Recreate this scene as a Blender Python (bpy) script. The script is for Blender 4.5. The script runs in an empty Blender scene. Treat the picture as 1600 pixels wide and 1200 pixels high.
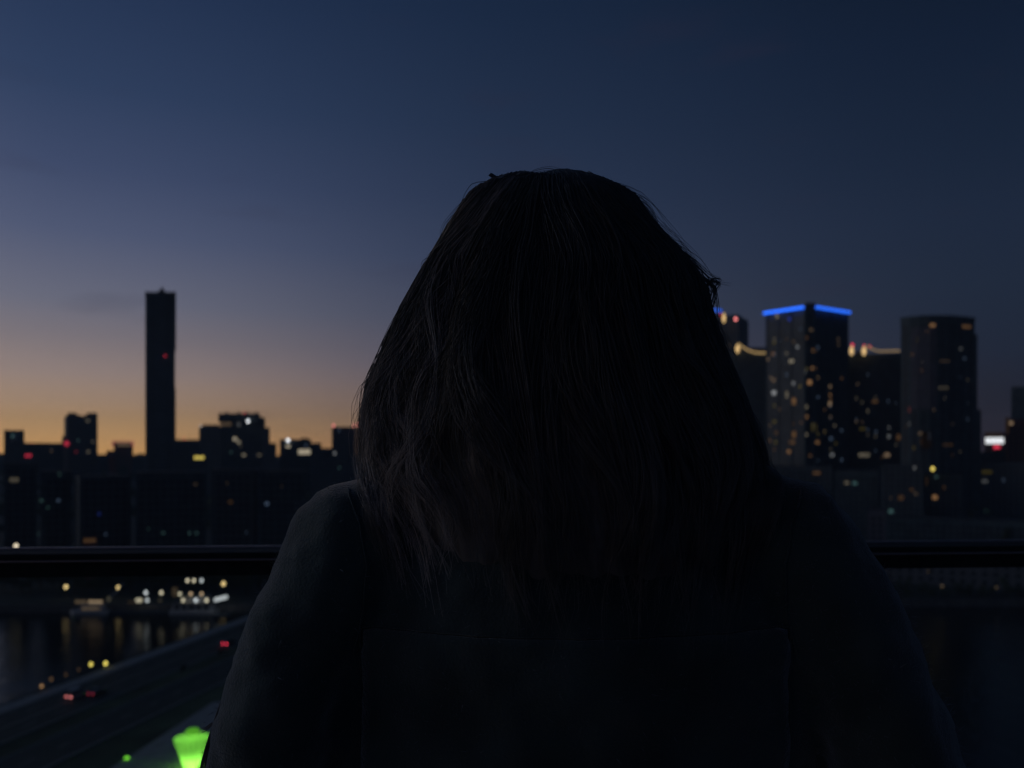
import bpy, bmesh, math, random
import numpy as np
from mathutils import Vector, Matrix
from mathutils.bvhtree import BVHTree

# ------------------------------------------------------------------ camera
S = bpy.context.scene
C = S.collection
F = 1300.0 / 1600.0                    # focal length / picture width
HEYE = 60.0                            # eye height above the river
HROW = 705.0                           # picture row of the horizon; the lens is shifted up, uprights stay upright
ZF = HEYE - 1.38                       # balcony floor
cam_d = bpy.data.cameras.new('camera')
cam = bpy.data.objects.new('camera', cam_d); C.objects.link(cam)
cam.location = (0, 0, HEYE)
cam.rotation_euler = (math.pi / 2, 0, 0)
cam_d.shift_y = (HROW - 600.0) / 1600.0
cam_d.sensor_width = 36; cam_d.lens = 36 * F
cam_d.clip_start = 0.05; cam_d.clip_end = 40000
cam_d.dof.use_dof = True
cam_d.dof.focus_distance = 0.82
cam_d.dof.aperture_fstop = 5.0
cam_d.dof.aperture_ratio = 1.15
S.camera = cam
S.view_settings.view_transform = 'Standard'
S.view_settings.look = 'None'
S.view_settings.exposure = 0.0
S.view_settings.gamma = 1.0
S.view_settings.use_curve_mapping = False

# ------------------------------------------------------------------ dusk sky
def srgb(r, g, b):
    def f(c):
        c /= 255.0
        return c / 12.92 if c <= 0.04045 else ((c + 0.055) / 1.055) ** 2.4
    return (f(r), f(g), f(b), 1.0)
W = bpy.data.worlds.new('World'); S.world = W; W.use_nodes = True
nt = W.node_tree; nt.nodes.clear()
N = nt.nodes.new; Lk = nt.links.new
def wmath(op, a, b=None, clamp=False):
    n = N('ShaderNodeMath'); n.operation = op; n.use_clamp = clamp
    for i, v in enumerate((a, b)):
        if v is None: continue
        if isinstance(v, (int, float)): n.inputs[i].default_value = v
        else: Lk(v, n.inputs[i])
    return n.outputs[0]
tc = N('ShaderNodeTexCoord')
sep = N('ShaderNodeSeparateXYZ'); Lk(tc.outputs['Generated'], sep.inputs[0])
GLOW_AZ = math.radians(-70)            # where the sun went down, left of the view
elev = wmath('MULTIPLY', wmath('ARCSINE', sep.outputs['Z']), 180 / math.pi / 60)      # 0..1 = 0..60 deg
hx = wmath('MULTIPLY', sep.outputs['X'], math.sin(GLOW_AZ))
hy = wmath('MULTIPLY', sep.outputs['Y'], math.cos(GLOW_AZ))
hl = wmath('SQRT', wmath('ADD', wmath('MULTIPLY', sep.outputs['X'], sep.outputs['X']), wmath('ADD', wmath('MULTIPLY', sep.outputs['Y'], sep.outputs['Y']), 1e-5)))
cosaz = wmath('DIVIDE', wmath('ADD', hx, hy), hl)
def ramp(stops):
    r = N('ShaderNodeValToRGB'); e = r.color_ramp.elements
    r.color_ramp.interpolation = 'LINEAR'
    while len(e) > 1: e.remove(e[-1])
    for i, (deg, c) in enumerate(stops):
        el = e[0] if i == 0 else e.new(deg / 60.0)
        el.position = deg / 60.0; el.color = srgb(*c)
    Lk(elev, r.inputs[0]); return r.outputs[0]
warm = ramp([(0, (226, 172, 106)), (1.9, (198, 159, 115)), (3.0, (178, 149, 124)), (4.8, (156, 138, 132)), (7.0, (130, 122, 128)), (9.2, (109, 111, 128)),
             (13.3, (82, 91, 119)), (17, (64, 76, 107)), (21.5, (48, 64, 95)), (28, (35, 51, 81)), (40, (28, 42, 68)), (60, (22, 34, 56))])
mid = ramp([(0, (132, 96, 72)), (1.5, (122, 97, 82)), (3.5, (103, 88, 88)), (6.0, (82, 80, 95)), (9, (66, 71, 90)), (13, (52, 62, 86)),
            (17, (43, 55, 80)), (21.5, (35, 49, 74)), (28, (26, 41, 66)), (40, (20, 33, 55)), (60, (17, 28, 47))])
cool = ramp([(0, (40, 33, 44)), (3, (34, 35, 46)), (6, (32, 39, 55)), (10, (31, 41, 59)), (14, (29, 40, 60)), (18, (24, 36, 56)), (24, (18, 30, 50)),
             (28, (15, 26, 44)), (40, (14, 24, 40)), (60, (14, 23, 38))])
def mix(f, a, b):
    m = N('ShaderNodeMix'); m.data_type = 'RGBA'
    Lk(f, m.inputs[0]); Lk(a, m.inputs[6]); Lk(b, m.inputs[7]); return m.outputs[2]
def mapr(v, a, b, kind='LINEAR'):
    m = N('ShaderNodeMapRange'); m.interpolation_type = kind
    Lk(v, m.inputs[0]); m.inputs[1].default_value = a; m.inputs[2].default_value = b; return m.outputs[0]
hot = ramp([(0, (220, 168, 108)), (3.0, (190, 158, 124)), (6.0, (162, 144, 134)), (9.2, (136, 132, 142)), (14, (106, 112, 134)),
            (21.5, (70, 84, 114)), (28, (50, 66, 97)), (40, (35, 50, 78)), (60, (25, 38, 61))])
sky = mix(mapr(cosaz, -0.22, 0.48, 'SMOOTHSTEP'), cool, mid)
sky = mix(mapr(cosaz, 0.32, 0.81, 'SMOOTHSTEP'), sky, warm)
sky = mix(mapr(cosaz, 0.74, 1.0, 'SMOOTHSTEP'), sky, hot)
# thin dusky wisps of cloud, a shade duller than the sky
cm = N('ShaderNodeMapping'); Lk(tc.outputs['Generated'], cm.inputs[0]); cm.inputs['Scale'].default_value = (6, 6, 26)
cn = N('ShaderNodeTexNoise'); Lk(cm.outputs[0], cn.inputs[0]); cn.inputs['Scale'].default_value = 1.0; cn.inputs['Detail'].default_value = 5
cr = N('ShaderNodeMapRange'); Lk(cn.outputs[0], cr.inputs[0]); cr.inputs[1].default_value = 0.60; cr.inputs[2].default_value = 0.80; cr.inputs[4].default_value = 0.2
dull = N('ShaderNodeMix'); dull.data_type = 'RGBA'; Lk(cr.outputs[0], dull.inputs[0]); Lk(sky, dull.inputs[6]); dull.inputs[7].default_value = srgb(46, 40, 58)
bg = N('ShaderNodeBackground'); Lk(dull.outputs[2], bg.inputs[0]); bg.inputs[1].default_value = 1.0
wo = N('ShaderNodeOutputWorld'); Lk(bg.outputs[0], wo.inputs[0])

# the afterglow, a very weak wide warm sun from the left
sd = bpy.data.lights.new('sun', 'SUN'); sd.energy = 0.17; sd.angle = math.radians(25); sd.color = (0.86, 0.88, 1.0)
so = bpy.data.objects.new('sun', sd); C.objects.link(so)
SAZ = GLOW_AZ - math.radians(14)
sdir = Vector((math.sin(SAZ), math.cos(SAZ), math.tan(math.radians(8))))
so.rotation_euler = sdir.to_track_quat('Z', 'Y').to_euler()
so.location = (0, 0, 200)

# ------------------------------------------------------------------ helpers
rnd = random.Random(7)
cP = 1.0
def ray(px, py):
    return Vector(((px - 800) / 1300.0, 1.0, (HROW - py) / 1300.0))
def at(px, py, Y):
    d = ray(px, py); return Vector((0, 0, HEYE)) + d * (Y / d.y)
def gnd(px, py, z=3.0):
    d = ray(px, py); return Vector((0, 0, HEYE)) + d * ((z - HEYE) / d.z)
def terr(x, y):
    t = min(max((y - 335) / 1250.0, 0), 1); t = t * t * (3 - 2 * t)
    far = min(max((y - 1600) / 9000.0, 0), 1)
    bump = 2.5 * math.sin(x * 0.006 + 1) * math.sin(y * 0.005) * min(1, max(0, (y - 380) / 200))
    return 3.0 + 44 * t - 10 * far + bump

def prop(o, label=None, cat=None, group=None, kind=None):
    if label: o['label'] = label
    if cat: o['category'] = cat
    if group: o['group'] = group
    if kind: o['kind'] = kind
    return o
def thing(name, label, cat, loc=(0, 0, 0), rz=0, group=None):
    o = bpy.data.objects.new(name, None); C.objects.link(o); o.empty_display_size = 0.2
    o.location = loc; o.rotation_euler = (0, 0, rz)
    return prop(o, label, cat, group)
def link(name, me, m=None, parent=None):
    o = bpy.data.objects.new(name, me); C.objects.link(o)
    if m is not None and not me.materials: me.materials.append(m)
    if parent is not None: o.parent = parent
    return o
class MB:
    """collects vertices and faces of one mesh"""
    def __init__(s): s.v = []; s.f = []
    def add(s, vs, fs):
        k = len(s.v); s.v += [tuple(v) for v in vs]; s.f += [tuple(i + k for i in f) for f in fs]
    def box(s, x0, x1, y0, y1, z0, z1, M=None):
        vs = [Vector((x, y, z)) for z in (z0, z1) for y in (y0, y1) for x in (x0, x1)]
        if M is not None: vs = [M @ v for v in vs]
        s.add(vs, [(0, 2, 3, 1), (4, 5, 7, 6), (0, 1, 5, 4), (2, 6, 7, 3), (0, 4, 6, 2), (1, 3, 7, 5)])
    def prism(s, pts, z0, z1):
        n = len(pts); a = sum(pts[i][0] * pts[(i + 1) % n][1] - pts[(i + 1) % n][0] * pts[i][1] for i in range(n))
        if a < 0: pts = pts[::-1]
        vs = [(p[0], p[1], z0) for p in pts] + [(p[0], p[1], z1) for p in pts]
        s.add(vs, [tuple(range(n - 1, -1, -1)), tuple(range(n, 2 * n))] + [(i, (i + 1) % n, n + (i + 1) % n, n + i) for i in range(n)])
    def tube(s, pts, r, n=6, cap=True):
        pts = [Vector(p) for p in pts]; rings = []
        for i, p in enumerate(pts):
            d = (pts[min(i + 1, len(pts) - 1)] - pts[max(i - 1, 0)]).normalized()
            a = d.cross(Vector((0, 0, 1)) if abs(d.z) < 0.9 else Vector((1, 0, 0))).normalized(); b = d.cross(a)
            ri = r[i] if isinstance(r, (list, tuple)) else r
            rings.append([p + (a * math.cos(2 * math.pi * k / n) + b * math.sin(2 * math.pi * k / n)) * ri for k in range(n)])
        vs = [v for q in rings for v in q]; fs = []
        for i in range(len(pts) - 1):
            for k in range(n):
                fs.append((i * n + k, i * n + (k + 1) % n, (i + 1) * n + (k + 1) % n, (i + 1) * n + k))
        if cap: fs += [tuple(range(n))[::-1], tuple((len(pts) - 1) * n + k for k in range(n))]
        s.add(vs, fs)
    def ball(s, c, r, nu=10, nv=6, M=None):
        if not isinstance(r, (list, tuple)): r = (r, r, r)
        vs = []; c = Vector(c)
        for j in range(nv + 1):
            t = math.pi * j / nv
            for i in range(nu):
                p = 2 * math.pi * i / nu
                v = Vector((r[0] * math.sin(t) * math.cos(p), r[1] * math.sin(t) * math.sin(p), r[2] * math.cos(t)))
                if M is not None: v = M @ v
                vs.append(c + v)
        fs = [(j * nu + i, j * nu + (i + 1) % nu, (j + 1) * nu + (i + 1) % nu, (j + 1) * nu + i) for j in range(nv) for i in range(nu)]
        s.add(vs, [f[::-1] for f in fs])
    def mesh(s, name, smooth=False):
        me = bpy.data.meshes.new(name); me.from_pydata(s.v, [], s.f); me.validate(); me.update()
        if smooth: me.polygons.foreach_set('use_smooth', [True] * len(me.polygons))
        return me
    def build(s, name, m, parent=None, smooth=False): return link(name, s.mesh(name, smooth), m, parent)

_mats = {}
def mat(name, col, rough=0.8, metal=0.0, var=0.25, scale=3.0, bump=0.0, bscale=None, spec=0.4, coords='Object', stretch=(1, 1, 1)):
    if name in _mats: return _mats[name]
    m = bpy.data.materials.new(name); m.use_nodes = True; _mats[name] = m
    t = m.node_tree; b = t.nodes['Principled BSDF']
    b.inputs['Roughness'].default_value = rough; b.inputs['Metallic'].default_value = metal
    b.inputs['Specular IOR Level'].default_value = spec
    co = t.nodes.new('ShaderNodeTexCoord'); mp = t.nodes.new('ShaderNodeMapping'); mp.inputs['Scale'].default_value = stretch
    t.links.new(co.outputs[coords], mp.inputs[0])
    n = t.nodes.new('ShaderNodeTexNoise'); n.inputs['Scale'].default_value = scale; n.inputs['Detail'].default_value = 4
    t.links.new(mp.outputs[0], n.inputs[0])
    r = t.nodes.new('ShaderNodeValToRGB'); t.links.new(n.outputs[0], r.inputs[0])
    r.color_ramp.elements[0].position = 0.3; r.color_ramp.elements[1].position = 0.72
    r.color_ramp.elements[0].color = tuple(c * (1 - var) for c in col[:3]) + (1,)
    r.color_ramp.elements[1].color = tuple(min(c * (1 + var), 1) for c in col[:3]) + (1,)
    t.links.new(r.outputs[0], b.inputs['Base Color'])
    if bump:
        bn = t.nodes.new('ShaderNodeTexNoise'); bn.inputs['Scale'].default_value = bscale or scale * 4; bn.inputs['Detail'].default_value = 6
        t.links.new(mp.outputs[0], bn.inputs[0])
        bb = t.nodes.new('ShaderNodeBump'); bb.inputs['Strength'].default_value = bump; bb.inputs['Distance'].default_value = 0.02
        t.links.new(bn.outputs[0], bb.inputs['Height']); t.links.new(bb.outputs[0], b.inputs['Normal'])
    return m
def glow(kind, strength):
    cols = {'cream': (1, .86, .62), 'white': (.93, .96, 1), 'blue': (.42, .62, 1), 'teal': (.35, .75, .75), 'orange': (1, .52, .22),
            'amber': (1, .70, .30), 'gold': (1, .66, .28), 'yellow': (1, .78, .16), 'red': (1, .05, .11), 'neon': (.02, .15, 1.0), 'pink': (1, .25, .25),
            'green': (.22, .85, .05), 'warm': (1, .68, .42), 'deepblue': (.06, .12, 1)}
    q = float('%.2g' % strength)
    k = 'light_%s_%s' % (kind, q)
    if k in _mats: return _mats[k]
    m = bpy.data.materials.new(k); m.use_nodes = True; _mats[k] = m
    t = m.node_tree; t.nodes.clear()
    e = t.nodes.new('ShaderNodeEmission'); e.inputs[0].default_value = cols[kind] + (1,); e.inputs[1].default_value = q
    o = t.nodes.new('ShaderNodeOutputMaterial'); t.links.new(e.outputs[0], o.inputs[0]); return m
BOKEH = 66.0
LK = 1.0
def emis(kind, w, h, b):
    """lamp brightness that reads as b once the lens has spread w x h pixels"""
    return glow(kind, LK * b * max(1.0, BOKEH / max(w * h, 1.0)) if w * h < BOKEH else LK * b * 1.15)

M_ = dict(
    conc=mat('facade_concrete', (.09, .12, .13), .8, scale=.25, var=.2),
    towerclad=mat('tower_cladding', (.17, .23, .25), .6, scale=.1, var=.2, spec=.15),
    dark=mat('facade_dark_cladding', (.085, .12, .13), .7, scale=.2, var=.25, spec=.15),
    blueg=mat('facade_glass_cladding', (.075, .11, .125), .5, scale=.1, var=.3, spec=.15),
    brick=mat('facade_brick', (.30, .13, .09), .85, scale=.5, var=.2),
    pale=mat('facade_render', (.15, .155, .18), .85, scale=.2, var=.15),
    slab=mat('floor_slab', (.12, .14, .155), .8, scale=.4),
    roof=mat('roofing', (.05, .05, .055), .9, scale=.3),
    glass=mat('dark_window_glass', (.03, .04, .05), .3, scale=.1, spec=.25),
    asphalt=mat('asphalt', (.05, .06, .05), .75, scale=.6, bump=.3, bscale=30, coords='Object'),
    paint=mat('road_paint', (.55, .55, .52), .6, scale=2),
    kerb=mat('kerb_stone', (.28, .28, .27), .85, scale=2),
    pave=mat('paving_stone', (.42, .42, .40), .75, scale=.35, var=.15, bump=.2),
    grass=mat('lawn', (.07, .10, .055), .95, scale=.12, var=.45, bump=.5, bscale=6),
    earth=mat('far_ground', (.05, .06, .05), .95, scale=.02, var=.4),
    quay=mat('quay_stone', (.18, .17, .16), .85, scale=.5, bump=.4),
    leaf=mat('foliage', (.06, .085, .045), .9, scale=.4, var=.5),
    bark=mat('bark', (.06, .045, .035), .95, scale=6, bump=.6),
    pole=mat('lamp_post_paint', (.05, .055, .06), .5, metal=.4, scale=2),
    rail=mat('rail_powder_coat', (.03, .04, .042), .42, scale=40, var=.2, bump=.05, spec=.35),
    cap=mat('rail_cap_matte', (.03, .04, .042), .75, scale=40, var=.2, spec=.12),
    railtop=mat('rail_highlight_metal', (.34, .34, .38), .4, metal=.6, scale=25, var=.15, bump=.03),
    floor=mat('balcony_tile', (.16, .155, .15), .6, scale=6, bump=.15),
    plaster=mat('balcony_plaster', (.22, .21, .2), .9, scale=8, bump=.3),
    white=mat('white_paint', (.7, .7, .7), .5, scale=1, var=.08),
    tyre=mat('tyre_rubber', (.02, .02, .02), .9, scale=10),
    carglass=mat('car_glass', (.02, .03, .035), .08, scale=1, spec=.8),
)

# ------------------------------------------------------------------ ground and water
def sheet(name, pts, z, m, kind='structure', thick=None, parent=None):
    mb = MB()
    if thick: mb.prism([(p[0], p[1]) for p in pts], z - thick, z)
    else:
        P = [(p[0], p[1]) for p in pts]; n = len(P)
        a = sum(P[i][0] * P[(i + 1) % n][1] - P[(i + 1) % n][0] * P[i][1] for i in range(n))
        if a < 0: P = P[::-1]
        mb.add([(p[0], p[1], z) for p in P], [tuple(range(n))])
    o = mb.build(name, m, parent)
    if kind: o['kind'] = kind
    return o
sheet('ground', [(-2600, -900), (2600, -900), (2600, 2600), (-2600, 2600)], -2.5, M_['earth'])
# river
wm = bpy.data.materials.new('river_water'); wm.use_nodes = True
t = wm.node_tree; b = t.nodes['Principled BSDF']
b.inputs['Base Color'].default_value = (.006, .012, .016, 1); b.inputs['Roughness'].default_value = .10
b.inputs['IOR'].default_value = 1.33; b.inputs['Specular IOR Level'].default_value = .22
co = t.nodes.new('ShaderNodeTexCoord')
prev = None
for scl, dist, st in ((.18, .35, (1, .6, 1)), (1.1, .10, (1, .7, 1)), (3.5, .03, (1, 1, 1))):
    mp = t.nodes.new('ShaderNodeMapping'); mp.inputs['Scale'].default_value = st; t.links.new(co.outputs['Object'], mp.inputs[0])
    n = t.nodes.new('ShaderNodeTexNoise'); n.inputs['Scale'].default_value = scl; n.inputs['Detail'].default_value = 3; t.links.new(mp.outputs[0], n.inputs[0])
    bp = t.nodes.new('ShaderNodeBump'); bp.inputs['Distance'].default_value = dist; bp.inputs['Strength'].default_value = .7
    t.links.new(n.outputs[0], bp.inputs['Height'])
    if prev is not None: t.links.new(prev, bp.inputs['Normal'])
    prev = bp.outputs[0]
t.links.new(prev, b.inputs['Normal'])
sheet('river_water', [(-1500, 60), (1500, 60), (1500, 360), (-1500, 360)], 0.0, wm)

# far bank: quay wall and rising terrain
YB = gnd(800, 953, 0).y                # waterline of the far bank
def bankY(x): return YB + 3.0 * math.sin(x * .012) + (x * .02)
mb = MB(); xs = [-900 + 20 * i for i in range(91)]
for i, x in enumerate(xs): mb.v += [(x, bankY(x), -1.0), (x, bankY(x) + .4, 2.6), (x, bankY(x) + .4, 2.9), (x, bankY(x) + 1.2, 2.9), (x, bankY(x) + 1.2, 2.4)]
for i in range(90):
    for k in range(4): mb.f.append((i * 5 + k, (i + 1) * 5 + k, (i + 1) * 5 + k + 1, i * 5 + k + 1))
o = mb.build('quay_wall', M_['quay']); o['kind'] = 'structure'
mb = MB(); ys = [0, 4, 12, 30] + [30 + 28 * 1.085 ** k * k for k in range(1, 46)]
ys = [y for y in ys if y < 2200]; xs = [-1.0 + 2 * i / 70 for i in range(71)]
for dy in ys:
    for u in xs:
        wdt = 900 + dy * .7; x = u * wdt; y = bankY(max(-900, min(900, x))) + 1.2 + dy
        mb.v.append((x, y, 2.7 if dy < 5 else terr(x, y) - .3))
nx = len(xs)
for j in range(len(ys) - 1):
    for i in range(nx - 1): mb.f.append((j * nx + i, j * nx + i + 1, (j + 1) * nx + i + 1, (j + 1) * nx + i))
o = mb.build('far_terrain', M_['earth'], smooth=True); o['kind'] = 'structure'

# near bank and the causeway with the road
B0 = gnd(16, 1097); B1 = gnd(380, 964)
bd = (B1 - B0).normalized(); bn_ = Vector((bd.y, -bd.x, 0))     # to the right = towards us
def cw(s, o, z=3.0):
    p = B0 + bd * s + bn_ * o; return Vector((p.x, p.y, z))
LEN = (B1 - B0).length
far_s = (YB + 6 - B0.y) / bd.y
cwp = [cw(-170, 0), cw(far_s, 0), cw(far_s, 86), cw(-60, 120), (60, 140, 3), (900, 148, 3), (900, -200, 3), (-900, -200, 3), (-900, 60, 3)]
sheet('near_bank', [tuple(p) for p in cwp], 3.0, M_['grass'], thick=4.5)
def strip(name, s0, s1, o0, o1, z, m, thick=None, kind='structure'):
    return sheet(name, [cw(s0, o0), cw(s1, o0), cw(s1, o1), cw(s0, o1)], z, m, kind, thick)
strip('promenade_path', -150, far_s - 2, .9, 5.0, 3.12, M_['pave'], .1)
strip('kerb', -150, far_s - 2, 5.0, 5.35, 3.16, M_['kerb'], .14)
strip('road', -150, far_s - 2, 5.36, 20.0, 3.02, M_['asphalt'])
strip('kerb', -150, far_s - 2, 20.01, 20.4, 3.16, M_['kerb'], .14)
strip('kerb', -150, far_s - 2, 26.6, 27.0, 3.16, M_['kerb'], .14)
strip('road', -150, far_s - 2, 27.01, 38.0, 3.02, M_['asphalt'])
strip('kerb', -150, far_s - 2, 38.01, 38.4, 3.16, M_['kerb'], .14)
mb = MB()
for o_ in (9.0, 16.3, 32.5):
    s = -140.0
    while s < far_s - 8:
        a, b2, c2, d2 = cw(s, o_ - .07), cw(s + 3.5, o_ - .07), cw(s + 3.5, o_ + .07), cw(s, o_ + .07)
        mb.add([(p.x, p.y, 3.026) for p in (d2, c2, b2, a)], [(0, 1, 2, 3)]); s += 9.0
for o_ in (12.55, 12.85, 5.9, 19.5, 27.5, 37.5):
    a, b2, c2, d2 = cw(-150, o_ - .06), cw(far_s - 3, o_ - .06), cw(far_s - 3, o_ + .06), cw(-150, o_ + .06)
    mb.add([(p.x, p.y, 3.026) for p in (d2, c2, b2, a)], [(0, 1, 2, 3)])
o = mb.build('road_markings', M_['paint']); o['kind'] = 'structure'
# pale plaza at the foot of the building
pz = [gnd(150, 1215), gnd(205, 1181), gnd(332, 1098), gnd(420, 1085), gnd(640, 1120), gnd(640, 1260), gnd(150, 1260)]
sheet('plaza_paving', [tuple(p) for p in pz], 3.10, M_['pave'], thick=.09)

# promenade parapet
par = thing('parapet', 'long low dark railing along the river edge of the causeway road', 'railing', cw(0, .5))
mb = MB(); base = cw(0, .5)
for zz in (1.0, .55, .2): mb.tube([cw(-150, .5, 3 + zz) - base, cw(far_s - 3, .5, 3 + zz) - base], .035, 4)
mb.build('rail', M_['pole'], par)
mb = MB(); s = -150
while s < far_s - 3:
    p = cw(s, .5) - base; mb.box(p.x - .04, p.x + .04, p.y - .04, p.y + .04, 0, 1.05); s += 2.5
o = mb.build('baluster_posts', M_['pole'], par); o['kind'] = 'stuff'

# evening haze over the river
HZ = bpy.data.materials.new('evening_haze'); HZ.use_nodes = True; t = HZ.node_tree; t.nodes.clear()
pv = t.nodes.new('ShaderNodeVolumePrincipled'); pv.inputs['Density'].default_value = .00016; pv.inputs['Color'].default_value = (.55, .78, 1, 1)
ou = t.nodes.new('ShaderNodeOutputMaterial'); t.links.new(pv.outputs[0], ou.inputs['Volume'])
mb = MB(); mb.box(-2700, 2700, -1000, 2700, -3.6, 175); o = mb.build('haze', HZ); o['kind'] = 'stuff'

# ------------------------------------------------------------------ buildings
class Bld:
    """a polygon-footprint building; faces are found by pixel rays"""
    def __init__(s, name, label, cat, pts, ztop, wall, group=None, zb=None):
        s.pts = [Vector((p[0], p[1])) for p in pts]; n = len(pts)
        a = sum(s.pts[i].x * s.pts[(i + 1) % n].y - s.pts[(i + 1) % n].x * s.pts[i].y for i in range(n))
        if a < 0: s.pts.reverse()
        c = sum(s.pts, Vector((0, 0))) / n
        s.zb = terr(c.x, c.y) - 1.5 if zb is None else zb
        s.o = Vector((c.x, c.y, s.zb)); s.ztop = ztop
        s.e = thing(name, label, cat, s.o, 0, group)
        mb = MB(); mb.prism([(p.x - c.x, p.y - c.y) for p in s.pts], 0, ztop - s.zb)
        mb.build('wall', wall, s.e)
        s.vis = []
        for i in range(n):
            A, B = s.pts[i], s.pts[(i + 1) % n]; d = (B - A).normalized(); nn = Vector((d.y, -d.x))
            if nn.dot(-(A + B) / 2) > .12 * ((A + B) / 2).length: s.vis.append((A, B, d, nn))
    def parapet(s, h=1.1, over=.35, m=None, name='parapet'):
        mb = MB(); c = Vector((s.o.x, s.o.y))
        mb.prism([tuple((p - c) * (1 + over / max(6, (p - c).length))) for p in s.pts], s.ztop - s.zb - .25, s.ztop - s.zb + h)
        return mb.build(name, m or M_['roof'], s.e)
    def frame(s, A, d, nn):
        M = Matrix(((d.x, -nn.x, 0, A.x - s.o.x), (d.y, -nn.y, 0, A.y - s.o.y), (0, 0, 1, 0), (0, 0, 0, 1)))
        return M                                   # local x along the wall, y into the wall, z up
    def grid(s, fl=3.1, cs=3.0, ww=1.7, wh=1.6, z0=2, slabs=True, glass=None):
        g = MB(); b = MB()
        for A, B, d, nn in s.vis:
            L = (B - A).length; M = s.frame(A, d, nn); nc = max(1, int((L - 1) / cs)); off = (L - nc * cs) / 2
            nf = int((s.ztop - s.zb - z0) / fl)
            for f in range(nf):
                z = z0 + f * fl
                if slabs: b.box(.02, L - .02, -.22, -.002, z - .55, z - .28, M)
                for k in range(nc):
                    x = off + k * cs + (cs - ww) / 2
                    vs = [M @ Vector(q) for q in ((x, -.03, z), (x + ww, -.03, z), (x + ww, -.03, z + wh), (x, -.03, z + wh))]
                    g.add(vs, [(0, 1, 2, 3)])
        if g.v: o = g.build('unlit_windows', glass or M_['glass'], s.e); o['kind'] = 'stuff'
        if b.v: o = b.build('floor_bands', M_['slab'], s.e); o['kind'] = 'stuff'
        return s
    def hit(s, px, py):
        r = ray(px, py); best = None
        for A, B, d, nn in s.vis:
            den = nn.x * r.x + nn.y * r.y
            if abs(den) < 1e-6: continue
            tt = (nn.x * A.x + nn.y * A.y) / den
            if tt <= 0: continue
            p = Vector((0, 0, HEYE)) + r * tt; u = (Vector((p.x, p.y)) - A).dot(d)
            if -1.5 < u < (B - A).length + 1.5 and (best is None or tt < best[0]): best = (tt, u, p.z - s.zb, A, d, nn)
        return best
    def light(s, px, py, w, h, kind, b, name='lit_window', out=.08, label=None):
        q = s.hit(px, py)
        if q is None: print('no face', s.e.name, px, py); return
        tt, u, z, A, d, nn = q; k = tt / 1300.0; M = s.frame(A, d, nn)
        foreshort = max(.35, abs(nn.x * 0 + nn.dot(Vector((ray(px, py).x, ray(px, py).y)).normalized())))
        W2, H2 = w * k / foreshort / 2, h * k / 2
        mb = MB(); mb.box(u - W2, u + W2, -out, -.004, z - H2, z + H2, M)
        o = mb.build(name, emis(kind, w, h, b), s.e)
        if label: o['label'] = label
        return o
    def lights(s, L):
        for (px, py, w, h, kind, b) in L: s.light(px, py, w, h, kind, b * .82)
        return s
    def lights_dim(s, L):
        return s.lights([(x, y, w, h, k, b * .6) for x, y, w, h, k, b in L])
    def roofbox(s, px0, px1, pyt, Y, depth, m, name='roof_block', zb=None):
        a = at(px0, pyt, Y); b = at(px1, pyt, Y); mb = MB()
        r = Vector((a.x + b.x, a.y + b.y)).normalized() * depth
        mb.prism([(a.x - s.o.x, a.y - s.o.y), (b.x - s.o.x, b.y - s.o.y), (b.x + r.x - s.o.x, b.y + r.y - s.o.y), (a.x + r.x - s.o.x, a.y + r.y - s.o.y)],
                 (s.ztop if zb is None else zb) - s.zb - .02, a.z - s.zb)
        return mb.build(name, m, s.e)
    def ball(s, px, py, Y, wpx, kind, b, name='beacon_light', hp=None):
        p = at(px, py, Y); k = Y / 1300.0; mb = MB(); hp = hp or wpx
        mb.ball(p - s.o, (wpx * k / 2, wpx * k / 2, hp * k / 2))
        return mb.build(name, emis(kind, wpx, hp, b), s.e)
def facing(px0, px1, pyt, Y, depth, skew=0.0):
    """footprint facing the viewer between two picture columns"""
    a = at(px0, pyt, Y); b = at(px1, pyt, Y); m = (a + b) / 2
    n = Vector((m.x, m.y)).normalized(); d = Vector((n.y, -n.x))
    if skew: d = Vector((d.x * math.cos(skew) - d.y * math.sin(skew), d.x * math.sin(skew) + d.y * math.cos(skew)))
    def isec(p):                       # ray in plan through p meets the line m + d*t
        r = Vector((p.x, p.y)); det = r.x * -d.y + d.x * r.y
        k = (m.x * -d.y + d.x * m.y) / det; return r * k
    A, B = isec(a), isec(b); pn = Vector((-d.y, d.x))
    if pn.dot(n) < 0: pn = -pn
    pa = A + pn * depth; pb = B + pn * depth
    return [A, B, pb, pa], a.z
def simple(label, px0, px1, pyt, Y, depth, wall, name='city_block', cat='building', skew=0.0, grid=True, group=None, zb=None, par=True, **kw):
    pts, zt = facing(px0, px1, pyt, Y, depth, skew)
    b = Bld(name, label, cat, pts, zt, wall, group, zb)
    if grid: b.grid(**kw)
    if par: b.parapet(.05, .3)
    return b

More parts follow.
